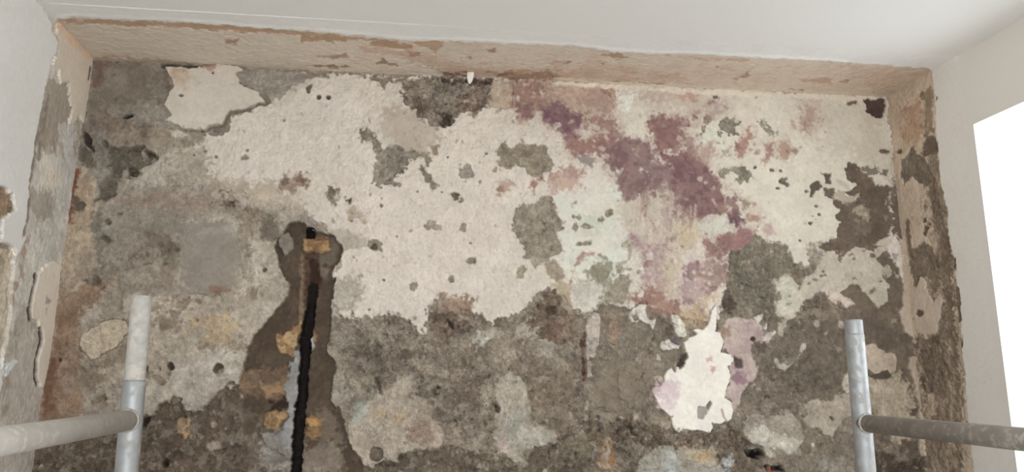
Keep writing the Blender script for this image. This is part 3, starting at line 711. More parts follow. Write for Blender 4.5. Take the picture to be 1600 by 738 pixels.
# pink old coat
L('1136,500 1146,493 1160,495 1180,500 1192,512 1196,528 1194,540 1180,536 1176,545 1178,560 1186,575 1184,590 1170,604 1160,612 1156,630 1146,650 1142,630 1132,616 1140,598 1140,578 1142,556 1132,545 1130,530',
  (188, 170, 160), c2=(176, 155, 148), h=-5, soft=2.5, na=3, r=.6, g=.35)
L('1160,500 1192,515 1192,535 1172,530 1155,520', (164, 142, 138), c2=(176, 155, 149), soft=7, na=4)
L('1144,586 1162,584 1170,598 1155,603 1146,596', (146, 118, 124), soft=6, na=3); L('1142,606 1158,604 1156,620 1144,625', (182, 162, 158), soft=5, na=3)
L('1126,515 1138,510 1142,525 1130,532', (168, 146, 126), c2=(150, 126, 108), soft=5, na=3)
L(('e', 1178, 530, 4, 3.5), (62, 50, 46), soft=2, na=.6, dh=-6)
L('1180,535 1200,540 1196,555 1182,560', (104, 92, 82), soft=7, na=4, dh=-2)
FL('plaster_flake', '1178,496 1191,490 1194,497 1187,506 1192,513 1199,506 1198,514 1189,515 1182,505', (212, 200, 190), h=-2, soft=1.8, na=1.2)
FL('plaster_flake', '1196,523 1208,520 1214,517 1206,530 1199,538 1192,533', (208, 194, 184), h=-2, soft=1.8, na=1.2)
FL('plaster_flake', '1116,479 1121,482 1120,499 1118,518 1125,521 1130,535 1128,545 1125,551 1132,552 1140,554 1146,561 1143,572 1137,573 1141,579 1140,597 1133,612 1132,622 1143,629 1145,645 1144,656 1123,664 1112,661 1113,668 1109,676 1092,674 1075,671 1057,677 1052,668 1047,651 1032,638 1025,624 1017,607 1019,602 1030,604 1037,597 1038,584 1049,574 1054,582 1057,573 1064,575 1066,572 1075,558 1070,545 1067,536 1076,529 1088,522 1080,517 1086,513 1098,515 1106,508 1109,497 1110,487',
   (228, 220, 208), c2=(222, 212, 202), h=4, soft=1.6, na=1.2, r=.5, g=.15)
L('1020,602 1040,596 1060,600 1062,625 1045,640 1030,628', (212, 196, 192), c2=(204, 184, 184), soft=9, na=5)
L(('e', 1024, 608, 6, 9, -30), (190, 164, 168), soft=6, na=2)
L('1100,560 1112,556 1114,566 1104,568', (196, 166, 154), soft=3, na=2); L('1110,572 1118,574 1112,584', (190, 156, 146), soft=3, na=2)
L('1090,636 1104,636 1104,645 1098,656 1090,654', (156, 150, 142), h=-4, soft=1.5, na=1); L('1103,634 1109,626 1112,630 1106,642', (124, 116, 106), h=-4, soft=1.5, na=.6)
L('1148,556 1160,562 1162,576 1150,576', (88, 74, 70), soft=3, na=1.5, h=-10)
L(('s', 1.5, '1127,640 1130,652 1135,658'), (170, 160, 146), soft=2, na=.6, dh=-2)
FL('plaster_flake', '981,497 984,487 990,481 1002,475 1010,477 1009,487 1013,498 1018,502 1024,496 1026,501 1023,511 1020,514 1015,508 1005,503 999,499 996,506 986,504', (216, 208, 196), h=0, soft=1.6, na=1)
L('988,494 996,490 999,500 991,503', (132, 120, 106), h=-6, soft=1.6, na=.8)
FL('plaster_flake', '1048,492 1059,494 1068,506 1073,525 1068,529 1058,525 1054,515 1047,510 1055,508 1049,500', (216, 208, 195), h=0, soft=1.6, na=1)
FL('plaster_flake', '1031,538 1036,532 1046,530 1050,536 1063,540 1061,545 1049,546 1036,548 1031,543', (216, 205, 194), h=0, soft=1.6, na=1)
L('1048,528 1058,526 1064,535 1060,542 1050,536', (128, 112, 116), soft=3, na=1.5)
L('1030,500 1046,496 1050,515 1040,530 1044,512', (112, 98, 86), soft=5, na=3, dh=-3)
FL('plaster_flake', '968,573 972,575 973,579 980,579 984,585 991,584 995,590 992,600 998,609 1008,609 1015,611 1008,616 1000,612 992,616 990,634 986,639 982,637 981,629 966,622 969,614 966,606 966,585', (206, 193, 182), c2=(212, 200, 190), h=-1, soft=1.6, na=1)
for x, y, q in [(999, 564, 6), (1000, 567, 4), (1031, 559, 4), (1010, 596, 4), (963, 577, 2), (957, 621, 2), (935, 636, 3), (995, 622, 5), (1025, 590, 3), (1033, 592, 4), (970, 656, 4), (995, 650, 6)]:
    speck(x, y, q, q, (186, 172, 156), h=-4, na=q*.5, soft=2, ns=3)
L('1012,648 1030,645 1048,650 1052,672 1032,666 1015,668', (178, 164, 146), c2=(136, 122, 106), h=-4, soft=4, na=5, ns=3)
L('1058,560 1075,550 1070,570 1060,578', (84, 72, 64), soft=4, na=1.5, dh=-4)
FL('plaster_strip', '927,488 935,489 939,497 938,516 936,540 931,550 928,560 922,561 917,565 916,531 914,510 919,498', (206, 192, 182), c2=(192, 178, 166), h=0, soft=1.5, na=1)
FL('plaster_strip', '918,563 924,565 925,590 918,591', (196, 180, 168), h=-1, soft=1.5, na=.8)
FL('plaster_strip', '911,632 915,626 921,625 922,655 917,660 912,658 909,642', (172, 160, 146), h=-2, soft=1.8, na=1)
L('907,530 914,520 916,590 912,600 909,560', (104, 76, 68), soft=3, na=1.5, dh=-4)
L('945,490 960,488 968,505 966,530 958,540 952,515', (154, 130, 110), c2=(136, 118, 100), soft=6, na=4, dh=1.5)
L('925,565 1010,560 1020,600 1000,650 950,660 926,640', (124, 112, 98), c2=(132, 119, 104), soft=12, na=6, r=.9, g=.5)
L('928,640 945,645 960,660 940,668 930,655', (142, 130, 114), soft=6, na=3)
L('928,660 934,648 942,660 938,672', (84, 70, 60), soft=5, na=2, dh=-5)
# lower right patches
FL('render_patch', '1163,669 1168,652 1181,645 1200,652 1212,648 1224,648 1228,638 1236,641 1241,651 1252,662 1255,684 1250,712 1234,710 1226,706 1215,710 1214,717 1203,716 1194,705 1189,695 1172,690 1170,679 1165,677', (176, 164, 150), c2=(160, 148, 133), h=-4, soft=2.5, na=2.5, r=1.5, g=.7)
L('1172,668 1195,664 1205,680 1225,682 1250,690 1248,710 1225,702 1205,714 1190,695 1172,688', (204, 195, 182), c2=(192, 182, 168), soft=5, na=4)
L('1205,700 1222,698 1226,708 1210,712', (156, 144, 130), soft=4, na=2)
FL('render_patch', '1258,634 1267,625 1280,623 1292,628 1302,625 1307,619 1325,612 1342,610 1342,650 1325,652 1316,657 1312,670 1302,682 1288,679 1280,670 1264,667 1254,657 1262,648 1260,639', (166, 153, 138), c2=(178, 166, 151), h=-4, soft=2.2, na=2.2, r=1.2, g=.6)
L(('e', 1301, 654, 5, 3, 40), (90, 80, 70), soft=2, na=1, dh=-4)
L(('e', 1270.5, 695.5, 2.6, 3), (206, 196, 184), dh=2, soft=1.5, na=.4)
L('1255,720 1290,712 1330,700 1335,745 1250,745', (150, 140, 128), c2=(128, 116, 102), soft=7, na=6, r=1.6)
L('1278,715 1300,712 1305,740 1285,740', (162, 154, 144), soft=7, na=4)
L('1168,704 1192,704 1196,714 1186,720 1172,715', (26, 20, 17), h=-45, soft=3, na=1.5)
L('1164,695 1192,698 1190,706 1166,706', (120, 108, 100), soft=4, na=2, dh=-4)
L('1195,728 1212,730 1222,728 1226,736 1200,738', (40, 30, 26), h=-30, soft=2.5, na=1.5)
L('1202,730 1210,732 1208,742 1200,740', (150, 84, 66), h=-12, soft=2.5, na=1.5)
L('1192,716 1230,722 1230,728 1194,728', (140, 126, 112), soft=4, na=2, dh=3)

# -- lower middle: broken render ---------------------------------------
L('668,488 690,488 712,494 745,512 735,520 712,525 690,530 672,525', (116, 98, 84), c2=(130, 112, 98), soft=5, na=5, h=-9, r=2)
L('690,462 720,458 742,470 738,490 712,492 690,486', (156, 132, 114), c2=(138, 112, 96), soft=7, na=5, h=-4, r=1.6)
L('700,500 708,505 710,516 702,512', (66, 54, 46), soft=3, na=1.5, dh=-9)
L('742,520 760,518 765,532 755,545 738,540', (202, 198, 184), c2=(190, 182, 168), soft=5, na=4, h=-2)
L('735,525 800,520 840,540 880,520 890,480 830,490 800,520', (168, 157, 142), c2=(182, 172, 158), soft=9, na=8, ns=2, r=1.6, g=.7)
L('838,470 858,452 868,460 885,480 905,500 900,530 870,540 840,525 830,500', (118, 102, 88), c2=(134, 116, 101), soft=6, na=6, h=-8, r=2.2, g=.9)
L('855,470 868,480 866,492 858,490', (84, 70, 60), soft=5, na=2, dh=-4); L(('e', 866, 498, 3, 3), (64, 52, 44), soft=2, na=1, dh=-7)
L('852,500 885,498 885,525 860,530', (138, 112, 98), soft=8, na=5)
L(('e', 854, 547, 11, 8), (166, 160, 146), soft=7, na=4)
L('520,500 570,502 600,495 640,505 668,540 690,535 700,580 690,640 640,600 560,620 530,590', (136, 122, 107), c2=(158, 145, 129), soft=14, na=10, ns=2, r=2.8, g=.9)
L('524,500 545,506 560,530 565,575 555,620 520,630 518,600 526,570 514,548 517,520', (160, 149, 134), c2=(144, 132, 117), soft=8, na=7, h=-4, r=1.6)
L('518,602 530,580 545,600 560,625 578,612 600,605 640,590 648,618 640,645 610,640 560,660 556,644 548,632 520,628', (170, 160, 147), c2=(152, 140, 126), soft=7, na=6, h=-4, r=1.5)
FL('render_patch', '566,727 583,731 604,721 619,721 624,713 640,705 668,700 686,703 691,695 690,672 679,651 660,646 668,630 652,620 645,600 640,592 621,591 604,608 591,621 574,627 558,634 556,644 549,656 544,666 545,690 552,704 566,717', (168, 154, 138), c2=(182, 168, 151), h=-4, soft=2.5, na=3, r=1.5, g=.65)
L('552,625 575,628 572,660 555,665', (160, 158, 146), soft=8, na=5)
L('640,650 672,655 682,690 660,695 640,685', (160, 138, 124), c2=(148, 126, 112), soft=9, na=5); L('676,662 690,668 690,698 678,698', (186, 166, 150), soft=4, na=2)
L(('e', 622, 652, 9, 6), (184, 160, 130), soft=4, na=2, dh=1.5); L('582,640 600,635 606,655 590,660', (176, 156, 130), soft=7, na=3)
L('645,605 668,600 688,606 680,622 660,626 648,618', (112, 100, 87), h=-9, soft=3, na=3)
L('676,604 688,606 684,620 678,616', (84, 72, 62), soft=4, na=1.5, dh=-4)
L(('e', 643, 619, 6, 6), (128, 116, 102), soft=2, na=1.5, dh=-4)
L(('e', 588, 711, 10, 11), (116, 104, 92), h=-22, soft=2, na=1)
L(('s', 3, '578,580 588,592 594,612'), (98, 84, 73), soft=4, na=2, dh=-5)
L(('s', 2.5, '590,536 592,560'), (98, 84, 73), soft=4, na=2, dh=-4)
L('538,545 600,540 610,580 590,590 560,580 545,570', (122, 109, 96), c2=(138, 124, 110), soft=7, na=6, dh=-2)
L('612,545 660,545 665,575 640,580 615,570', (120, 107, 95), c2=(134, 121, 107), soft=7, na=6, dh=-1)
L('695,580 735,560 770,600 760,680 710,660', (124, 110, 96), c2=(142, 128, 113), soft=12, na=8)
for x, y, rx, ry in [(580, 518, 14, 10), (650, 568, 12, 6), (690, 604, 12, 5), (662, 640, 8, 6), (735, 660, 10, 12), (745, 685, 12, 10), (765, 620, 12, 14), (720, 640, 6, 4), (690, 585, 7, 5), (800, 555, 18, 8), (850, 600, 22, 12), (740, 700, 10, 8), (605, 520, 9, 7), (640, 530, 8, 10)]:
    L(('e', x, y, rx, ry), (170, 157, 140), c2=(152, 138, 122), soft=6, na=6, ns=2, dh=1)
FL('render_patch', '775,601 781,589 795,583 810,591 823,606 822,627 829,640 830,663 846,668 863,674 870,688 867,694 846,699 819,702 824,726 803,724 788,710 776,695 774,656 779,640 777,615', (172, 160, 144), c2=(184, 172, 157), h=-4, soft=3, na=3.5, r=1.6, g=.7)
L('790,650 815,640 825,670 860,680 860,692 820,698 790,700', (190, 182, 170), c2=(176, 170, 156), soft=7, na=5); L('776,680 795,682 796,705 784,706', (186, 168, 158), soft=5, na=3)
L('770,632 782,638 778,646', (70, 58, 50), soft=3, na=1.5, dh=-5)
L('826,600 900,575 918,640 900,670 868,672 835,640', (126, 112, 97), c2=(140, 125, 109), soft=10, na=7, r=2)
L('838,700 868,694 895,715 880,738 845,738 826,722', (114, 101, 87), c2=(106, 93, 79), soft=4, na=3, h=-11)
L('880,680 930,662 945,690 920,730 900,720', (142, 130, 111), c2=(128, 115, 97), soft=8, na=6, h=-8)
L('935,690 960,680 970,710 960,740 940,740', (140, 112, 86), c2=(170, 146, 120), soft=6, na=5, h=-11)
L(('e', 960, 716, 9, 10), (146, 112, 80), soft=6, na=3); L('946,700 956,702 952,722 944,715', (184, 166, 150), soft=4, na=3, dh=2)
L('962,700 985,690 1000,690 1010,700 992,716 985,735 970,745', (110, 98, 84), c2=(150, 138, 122), soft=4, na=4, ns=3)
FL('render_patch', '990,745 1000,720 1015,705 1035,698 1060,698 1090,705 1115,702 1128,725 1140,745', (168, 160, 147), c2=(152, 143, 130), h=-8, soft=4, na=4, r=1.6, g=.6)
L('1036,705 1062,708 1066,745 1035,745', (172, 170, 166), c2=(160, 157, 150), soft=6, na=4)
L('1066,702 1085,698 1112,702 1122,722 1100,730 1085,725', (176, 162, 138), c2=(166, 150, 126), soft=6, na=5); L(('e', 1104, 712, 12, 6), (170, 142, 108), soft=6, na=3)
L('1132,720 1145,712 1150,735 1134,738', (178, 178, 178), soft=5, na=3)
L('1040,672 1070,672 1078,690 1060,700 1040,690', (130, 117, 102), soft=5, na=3, dh=3)
for x, y, rx, ry in [(1000, 680, 22, 9), (1030, 690, 20, 6), (1095, 686, 22, 8), (1140, 690, 24, 14), (975, 668, 10, 12)]:
    L(('e', x, y, rx, ry), (120, 104, 89), c2=(104, 89, 76), soft=7, na=6, ns=2, dh=-3)
# hairline slots where stones meet
L(('s', 2, '985,665 1000,690 1012,697'), (92, 78, 66), soft=4, na=2.5, dh=-4)
L(('s', 2, '1055,697 1075,694 1080,688'), (96, 72, 54), soft=3, na=2, dh=-3)

# holes in the pale render, lower left
for x, y, rx, ry, dp in [(265, 572, 5, 6, -24), (249, 577, 3, 4, -18), (340, 577, 9, 8, -18), (252, 600, 3, 3, -10), (227, 575, 4, 6, -8), (413, 422, 3.4, 3, -12)]:
    L(('e', x, y, rx, ry, -25), (92, 78, 64), h=dp, soft=2, na=1.2)
L('238,590 250,588 258,598 262,606 250,602', (150, 134, 114), soft=4, na=2, dh=-3)
L('340,578 350,574 350,584 340,588', (150, 138, 122), soft=3, na=1, dh=6)

# -- the chase cut for the conduit -------------------------------------
L('453,347 465,346 475,347 479,354 492,360 502,361 519,369 529,377 535,388 533,403 522,418 516,427 520,436 526,433 521,449 519,462 516,475 516,501 516,523 510,540 512,555 523,567 523,580 518,602 517,625 527,641 536,661 538,677 548,700 566,728 566,750 380,750 376,600 380,567 389,541 397,523 414,506 426,492 438,474 451,462 450,440 438,421 433,403 428,383 438,367 449,350',
  (80, 66, 54), c2=(90, 76, 63), h=-21, soft=2, na=1.6, r=.9, g=.4)
L('430,650 470,650 472,745 380,745 385,690', (108, 96, 84), c2=(94, 82, 70), soft=14, na=8, r=1.8)
L('470,700 530,690 545,745 470,745', (140, 128, 114), c2=(120, 107, 94), soft=12, na=7)
L('490,640 520,640 535,690 500,700', (112, 98, 84), soft=10, na=6)
FL('mortar_lump', '432,382 436,368 448,362 456,372 460,388 452,394 444,398 440,390', (142, 132, 120), c2=(132, 122, 110), h=-11, soft=2, na=1.5)
L('405,345 420,338 432,352 434,370 425,380 408,372', (118, 106, 94), c2=(130, 118, 105), soft=5, na=3, h=-11)
L('478,337 490,340 492,350 482,352', (158, 148, 140), soft=4, na=2)
L('494,365 520,372 530,385 528,402 515,415 500,412 498,398', (108, 96, 83), soft=6, na=2, dh=2)
L('473,372 480,370 500,374 516,374 515,388 505,397 480,394 474,388', (170, 136, 98), c2=(130, 100, 72), k2=2, soft=2.5, na=2.2, h=-9)
L('478,368 500,366 512,372 500,378 482,376', (138, 106, 78), soft=4, na=2)
L('470,398 492,398 498,420 500,470 470,480 466,430', (92, 72, 60), c2=(78, 58, 47), soft=6, na=4)
L('482,402 498,410 500,430 492,470 484,440', (60, 40, 33), soft=5, na=3, dh=-6)
L(('s', 3, '471,400 470,470 468,500'), (126, 106, 86), soft=4, na=1.5, dh=2)
L('500,412 512,420 506,440 500,440', (120, 104, 90), soft=5, na=2)
L('464,504 470,500 470,515 462,530 458,556 445,558 434,552 428,540 430,528 438,520 450,514', (178, 148, 108), c2=(134, 104, 76), k2=2, soft=2.5, na=3, h=-14, r=1.4)
L('486,514 494,512 494,532 488,540 484,530', (140, 112, 80), soft=4, na=2)
L('481,530 488,526 492,540 486,551 480,548', (168, 164, 164), soft=3, na=1, h=-12)
L('376,578 450,576 452,612 438,622 410,626 390,618 376,612', (132, 106, 82), c2=(110, 90, 72), soft=5, na=4, h=-16, a=.85, r=1.4)
L('405,598 440,600 442,615 415,618', (150, 120, 90), soft=6, na=4)
L('405,585 430,586 425,600 408,600', (106, 88, 72), soft=6, na=3)
L('420,626 446,624 446,640 422,642', (56, 44, 37), soft=5, na=2, h=-24)
L('412,646 428,642 448,642 440,660 432,674 416,672 410,660', (170, 138, 98), c2=(126, 98, 72), k2=2, soft=3, na=3, h=-13, r=1.4)
L('476,654 490,652 503,660 502,672 500,684 488,690 478,680', (140, 110, 76), c2=(110, 88, 66), soft=4, na=3, h=-14)
L('478,654 494,654 500,664 484,668', (178, 138, 88), soft=4, na=2)
L('270,655 290,652 297,672 290,690 280,684 274,668', (168, 138, 104), c2=(186, 156, 120), soft=4, na=3, dh=3)
L(('e', 332, 664, 5, 5), (160, 142, 124), soft=3, na=1.5, dh=2); L(('e', 330, 699, 8, 5), (156, 142, 128), soft=4, na=2, dh=2)
L(('e', 256, 726, 5, 6), (48, 38, 32), soft=3, na=1, dh=-10); L('219,655 232,653 226,668 219,672', (52, 42, 36), soft=5, na=2, dh=-8)
L(('s', 2, '335,708 350,702 364,698'), (66, 54, 46), soft=3, na=1, dh=-4)
for x, y in [(250, 680), (305, 665), (345, 640), (385, 650), (370, 690), (300, 715), (400, 700), (350, 725), (240, 700), (410, 720), (150, 700), (110, 720), (165, 725)]:
    L(('e', x, y, 16, 9, x), (112, 99, 86), soft=8, na=7, dh=2.5, a=.7)
# grey lead-coloured mortar beside the conduit
FL('mortar_bead', '459,550 470,545 468,580 467,610 464,640 462,670 458,700 452,720 440,712 425,705 408,690 406,678 425,678 440,672 448,655 450,635 444,622 445,600 452,575', (150, 147, 146), c2=(138, 133, 128), h=-12, soft=2.5, na=2.5, r=1, g=.4)
L('405,676 430,678 440,700 456,705 456,738 420,738 405,705', (146, 139, 131), c2=(124, 114, 104), soft=8, na=6)
# slot the conduit lies in
L(('s', 7.5, '488,450 486,478 480,510 477,540 474,575 470,620 467,660 463,700 461,745'), (30, 23, 20), h=-36, soft=3, na=2)

def tail_down(V, C, Q, idx):
    """carry the masonry on down to the floor below the picture"""
    n = len(V); last = idx[-1][::6]
    if last[-1] != idx[-1][-1]: last = np.append(last, idx[-1][-1])
    rows = [last]; Vs = [V]; Cs = [C]; Qs = [Q]
    zs = np.linspace(V[last, 2].mean(), 0.0, 60)[1:]
    rg = np.random.default_rng(5)
    for k, z in enumerate(zs):
        v = V[last].copy(); v[:, 2] = z
        v[:, 1] = D + 0.010 + 0.006*np.sin(v[:, 0]*37+z*23)+rg.normal(0, .0015, len(v))
        c = np.empty((len(v), 4), np.float32)
        tt = np.clip(0.5+0.35*np.sin(v[:, 0]*11+3*np.sin(z*9))+rg.normal(0, .2, len(v)), 0, 1)[:, None]
        c[:, :3] = lin(np.array([100, 88, 76])*(1-tt)+np.array([146, 133, 118])*tt); c[:, 3] = .8
        ids = n+np.arange(len(v)); n += len(v)
        Vs.append(v); Cs.append(c)
        a, b = rows[-1], ids
        Qs.append(np.stack([a[:-1], b[:-1], b[1:], a[1:]], -1)); rows.append(ids)
    return np.concatenate(Vs), np.concatenate(Cs), np.concatenate(Qs)

wall_back = BW.finish('wall_back', M_MASON, M_SKIM, tail=tail_down)
tag(wall_back, 'damp-stained back wall of broken plaster and bare mortar with a chase', kind='structure')
# ------------------------------------------------------------------ unpainted margins of the side walls and the ceiling
PAINT = (238, 237, 235)
def strip(o0, da, o1, db, na_, nb, mode, normal, seed, base, h0, r0, g0):
    a = np.linspace(*na_); b = np.linspace(*nb)
    Ag, Bg = np.meshgrid(a, b)
    if mode == 'wall':
        P = o0 + Ag[..., None]*da + Bg[..., None]*db
        return Surface(P, Ag, Bg, normal, base, h0, r0, g0, seed)
    P0 = o0 + Ag[..., None]*da; P1 = o1 + Ag[..., None]*db
    return Surface(P0+(P1-P0)*Bg[..., None], Ag, Bg*2.56, normal, base, h0, r0, g0, seed)

# --- ceiling
CDEP = 0.34
CE = strip(TL, CL, TR, CR, (-0.045, CDEP, 150), (-0.015, 1.015, 900), 'ceiling', (0, 0, -1), 41, (196, 181, 166), -2.0, .5, .2)
CE.gain = 1.11; L = CE.lay; FL = CE.flake
L(ALL, (204, 191, 177), c2=(194, 180, 165), na=0, k2=0)
L('90,30 400,60 520,90 140,90', (205, 194, 181), c2=(198, 186, 172), soft=20, na=6)
L('1000,85 1460,105 1390,152 1000,132', (202, 187, 172), c2=(192, 175, 159), soft=20, na=6)
L('1300,105 1455,110 1400,150 1360,130', (186, 165, 148), c2=(194, 174, 157), soft=14, na=5)
L('560,75 640,80 760,105 860,110 860,126 700,122 640,100', (180, 157, 139), c2=(190, 170, 153), soft=8, na=5, ns=1)
L('870,95 900,110 930,90 960,100 1060,118 1080,130 940,126 880,128 860,112', (182, 160, 142), c2=(194, 174, 158), soft=7, na=4, ns=1)
L('760,112 810,115 860,110 880,124 800,128', (158, 130, 110), soft=6, na=3)
for p, c, h in [('88,31 150,32 260,36 380,42 480,52 620,66 640,70 520,62 400,52 340,50 230,42 150,40 100,36', (166, 138, 116), -4),
             ('468,57 540,60 542,68 470,66', (160, 130, 106), -4), ('575,66 600,64 645,72 642,80 600,76 578,72', (158, 128, 104), -4),
             ('640,66 690,66 692,74 680,82 655,74', (170, 142, 120), -4), ('638,82 655,83 656,90 640,90', (150, 120, 98), -3),
             ('350,60 372,63 370,71 352,69', (158, 128, 112), -3), ('586,100 600,93 618,98 620,104 588,103', (138, 112, 94), -5),
             ('480,104 500,102 545,105 545,108 490,107', (134, 110, 92), -5), ('690,116 732,114 734,119 690,121', (124, 96, 82), -5),
             ('775,117 800,116 802,119 778,121', (120, 92, 78), -4), ('855,121 870,117 872,122 858,125', (118, 90, 78), -4), ('1048,136 1058,136 1056,143 1048,142', (120, 98, 82), -5),
             ('1145,124 1166,118 1168,115 1170,120 1150,126', (150, 122, 102), -3), ('1222,142 1255,141 1254,145 1224,145', (142, 116, 98), -4),
             ('1250,125 1300,124 1298,132 1256,131', (176, 148, 128), -3), ('960,130 1000,129 1040,134 985,132', (140, 116, 98), -4),
             ('1040,88 1180,94 1160,98 1060,92', (176, 152, 134), -3), ('940,87 970,85 985,92 960,94', (160, 134, 114), -3)]:
    L(p, tuple(np.array(c)*.8+np.array((200, 184, 168))*.2), h=h, soft=2.2, na=2.2, ns=2)
L('600,88 680,110 690,118 640,112 610,100', (204, 192, 182), soft=5, na=3, dh=1)
L('870,123 1000,132 1240,143 1385,150 1385,153 1000,137 870,128', (206, 190, 172), soft=3, na=2, dh=2)
L('400,108 560,113 700,119 690,122 400,112', (206, 190, 172), soft=2, na=1.5, dh=1)
for p in ['1310,128 1330,126 1335,122 1325,129', '880,100 892,97 888,103', '720,90 735,89 735,92', '1120,106 1150,110 1140,112', '935,100 945,97 942,102', '490,90 540,84 545,90 520,94', '760,78 775,76 772,84']:
    L(p, (160, 136, 118), soft=2.5, na=2)
L('148,88 220,92 300,100 296,106 140,96', (176, 158, 142), soft=4, na=3)
FL('paint_coat', '-300,-400 1900,-400 1900,110 1600,112 1470,112 1455,113 1450,108 1417,105 1322,98 1260,94 1200,92 1105,86 1030,85 952,81 935,78 895,73 800,69 739,66 681,64 634,64 562,56 481,49 400,45 339,39 271,34 203,32 149,29 112,27 91,30 81,36 40,40 -300,40',
   PAINT, c2=(234, 232, 229), h=0, soft=2, na=1.3, r=.1, g=.04, k2=0)
L(('s', 2.2, '85,31 91,26 112,23 149,25 203,28 271,30 339,35 400,41 481,45 562,52 634,60 681,60 739,62 800,65 895,69 935,74 952,77 1030,81 1105,83 1200,88 1322,95'), (248, 248, 247), soft=2.5, na=1.2, dh=.8, a=.8)
ceiling = CE.finish('ceiling', M_SKIM, M_PAINT)
tag(ceiling, 'white ceiling with a bare plaster margin along the stained wall', kind='structure')

# --- left wall
LDEP = 0.56
LW = strip(TL, CL, None, DL, (-0.05, LDEP, 210), (-0.03, LH, 470), 'wall', (1, 0, 0), 61, (170, 163, 154), -2.5, .6, .3)
LW.gain = 1.2; L = LW.lay; FL = LW.flake
L(ALL, (170, 165, 158), c2=(188, 183, 175), na=0, k2=1)
L('60,130 130,130 130,240 50,240', (158, 149, 138), c2=(140, 130, 118), soft=14, na=7, ns=1)
L('30,480 75,480 60,738 0,738 0,560', (172, 165, 156), c2=(160, 152, 143), soft=14, na=6)
L('62,175 80,130 104,125 112,150 113,195 100,215 80,210', (148, 139, 128), soft=5, na=4)
L('95,195 118,190 122,260 110,330 100,330 100,250', (176, 172, 168), soft=6, na=4)
L('66,255 92,262 98,290 80,295 66,280', (190, 182, 170), soft=4, na=3)
L('50,295 80,300 84,345 60,340 50,330', (150, 142, 132), soft=8, na=4)
for y0, y1, x in [(240, 268, 55), (272, 290, 48), (305, 326, 47), (330, 345, 45), (350, 368, 40), (180, 205, 72), (208, 225, 60), (222, 248, 65), (150, 172, 76)]:
    L(('s', 2.5, '%d,%d %d,%d' % (x+2, y0, x-2, y1)), (128, 118, 108), soft=3, na=1.5, h=-4)
for x, y in [(36, 418), (34, 430), (38, 395), (42, 375), (28, 445), (26, 520), (15, 600), (10, 640), (22, 470), (18, 700)]:
    L(('e', x, y, 4, 7), (150, 134, 124), soft=4, na=2)
FL('plaster_patch', '86,40 96,36 120,60 147,89 142,130 138,160 135,190 130,196 124,180 118,192 110,192 113,170 108,150 107,132 95,128 92,110 84,100 88,75', (214, 202, 187), c2=(206, 192, 176), h=2, soft=1.6, na=2, r=.3, g=.12)
L('86,40 92,36 145,88 138,92 104,62', (196, 170, 146), soft=4, na=2)
L(('s', 1.2, '140,105 137,125'), (104, 92, 84), soft=1.5, na=.5)
FL('plaster_patch', '56,428 65,424 70,414 85,408 95,415 92,450 86,500 82,540 74,580 67,606 62,602 57,590 57,570 59,555 66,540 62,515 60,500 48,498 46,480 50,465 54,448', (202, 192, 180), c2=(194, 183, 170), h=3, soft=1.5, na=1.2, r=.3, g=.1)
L(('s', 1.6, '57,428 54,448 49,468 46,485 48,500'), (78, 70, 63), soft=1.6, na=.7, h=-6)
L(('s', 1.6, '62,512 66,530 62,545 57,562 55,590 59,602'), (78, 70, 63), soft=1.6, na=.7, h=-6)
L('78,470 70,490 72,465', (150, 140, 130), soft=3, na=2)
FL('plaster_flake', '6,570 24,563 26,567 16,578 8,592 5,585', (206, 208, 208), h=5, soft=1.5, na=.8)
FL('paint_coat', '-400,-300 60,-300 58,0 81,33 81,45 86,55 91,66 90,76 82,95 78,112 70,139 66,169 58,200 53,234 52,250 48,272 46,290 45,320 41,345 37,365 36,372 44,366 40,376 34,390 27,402 24,420 20,450 16,490 9,540 5,574 3,600 -2,640 -400,660',
   PAINT, c2=(234, 232, 229), h=0, soft=1.8, na=1.4, r=.1, g=.04, k2=0)
L('-30,288 0,292 8,291 14,298 16,304 21,303 22,318 26,328 22,332 12,336 6,344 4,350 5,366 2,374 -40,380', (120, 106, 86), c2=(150, 128, 108), h=-9, soft=1.8, na=1.4, r=1.4, g=.8)
L('-10,305 6,300 14,318 8,332 -10,340', (146, 122, 104), soft=5, na=3)
L('-60,380 0,380 16,382 25,387 27,396 22,440 20,490 12,540 6,566 0,570 -60,580', (170, 158, 142), c2=(182, 170, 154), h=-10, soft=1.6, na=1, r=1, g=.5)
L('-60,380 0,380 16,382 26,390 20,391 0,386 -60,386', (140, 128, 116), h=-13, soft=2, na=.6)
L(('e', 8, 408, 6, 6), (150, 132, 112), soft=3, na=3); L(('e', 1, 569, 3, 6), (40, 32, 28), h=-22, soft=2, na=.6)
wall_left = LW.finish('wall_left', M_SKIM, M_PAINT)
tag(wall_left, 'white left wall with flaking bare margin beside the stained wall', kind='structure')

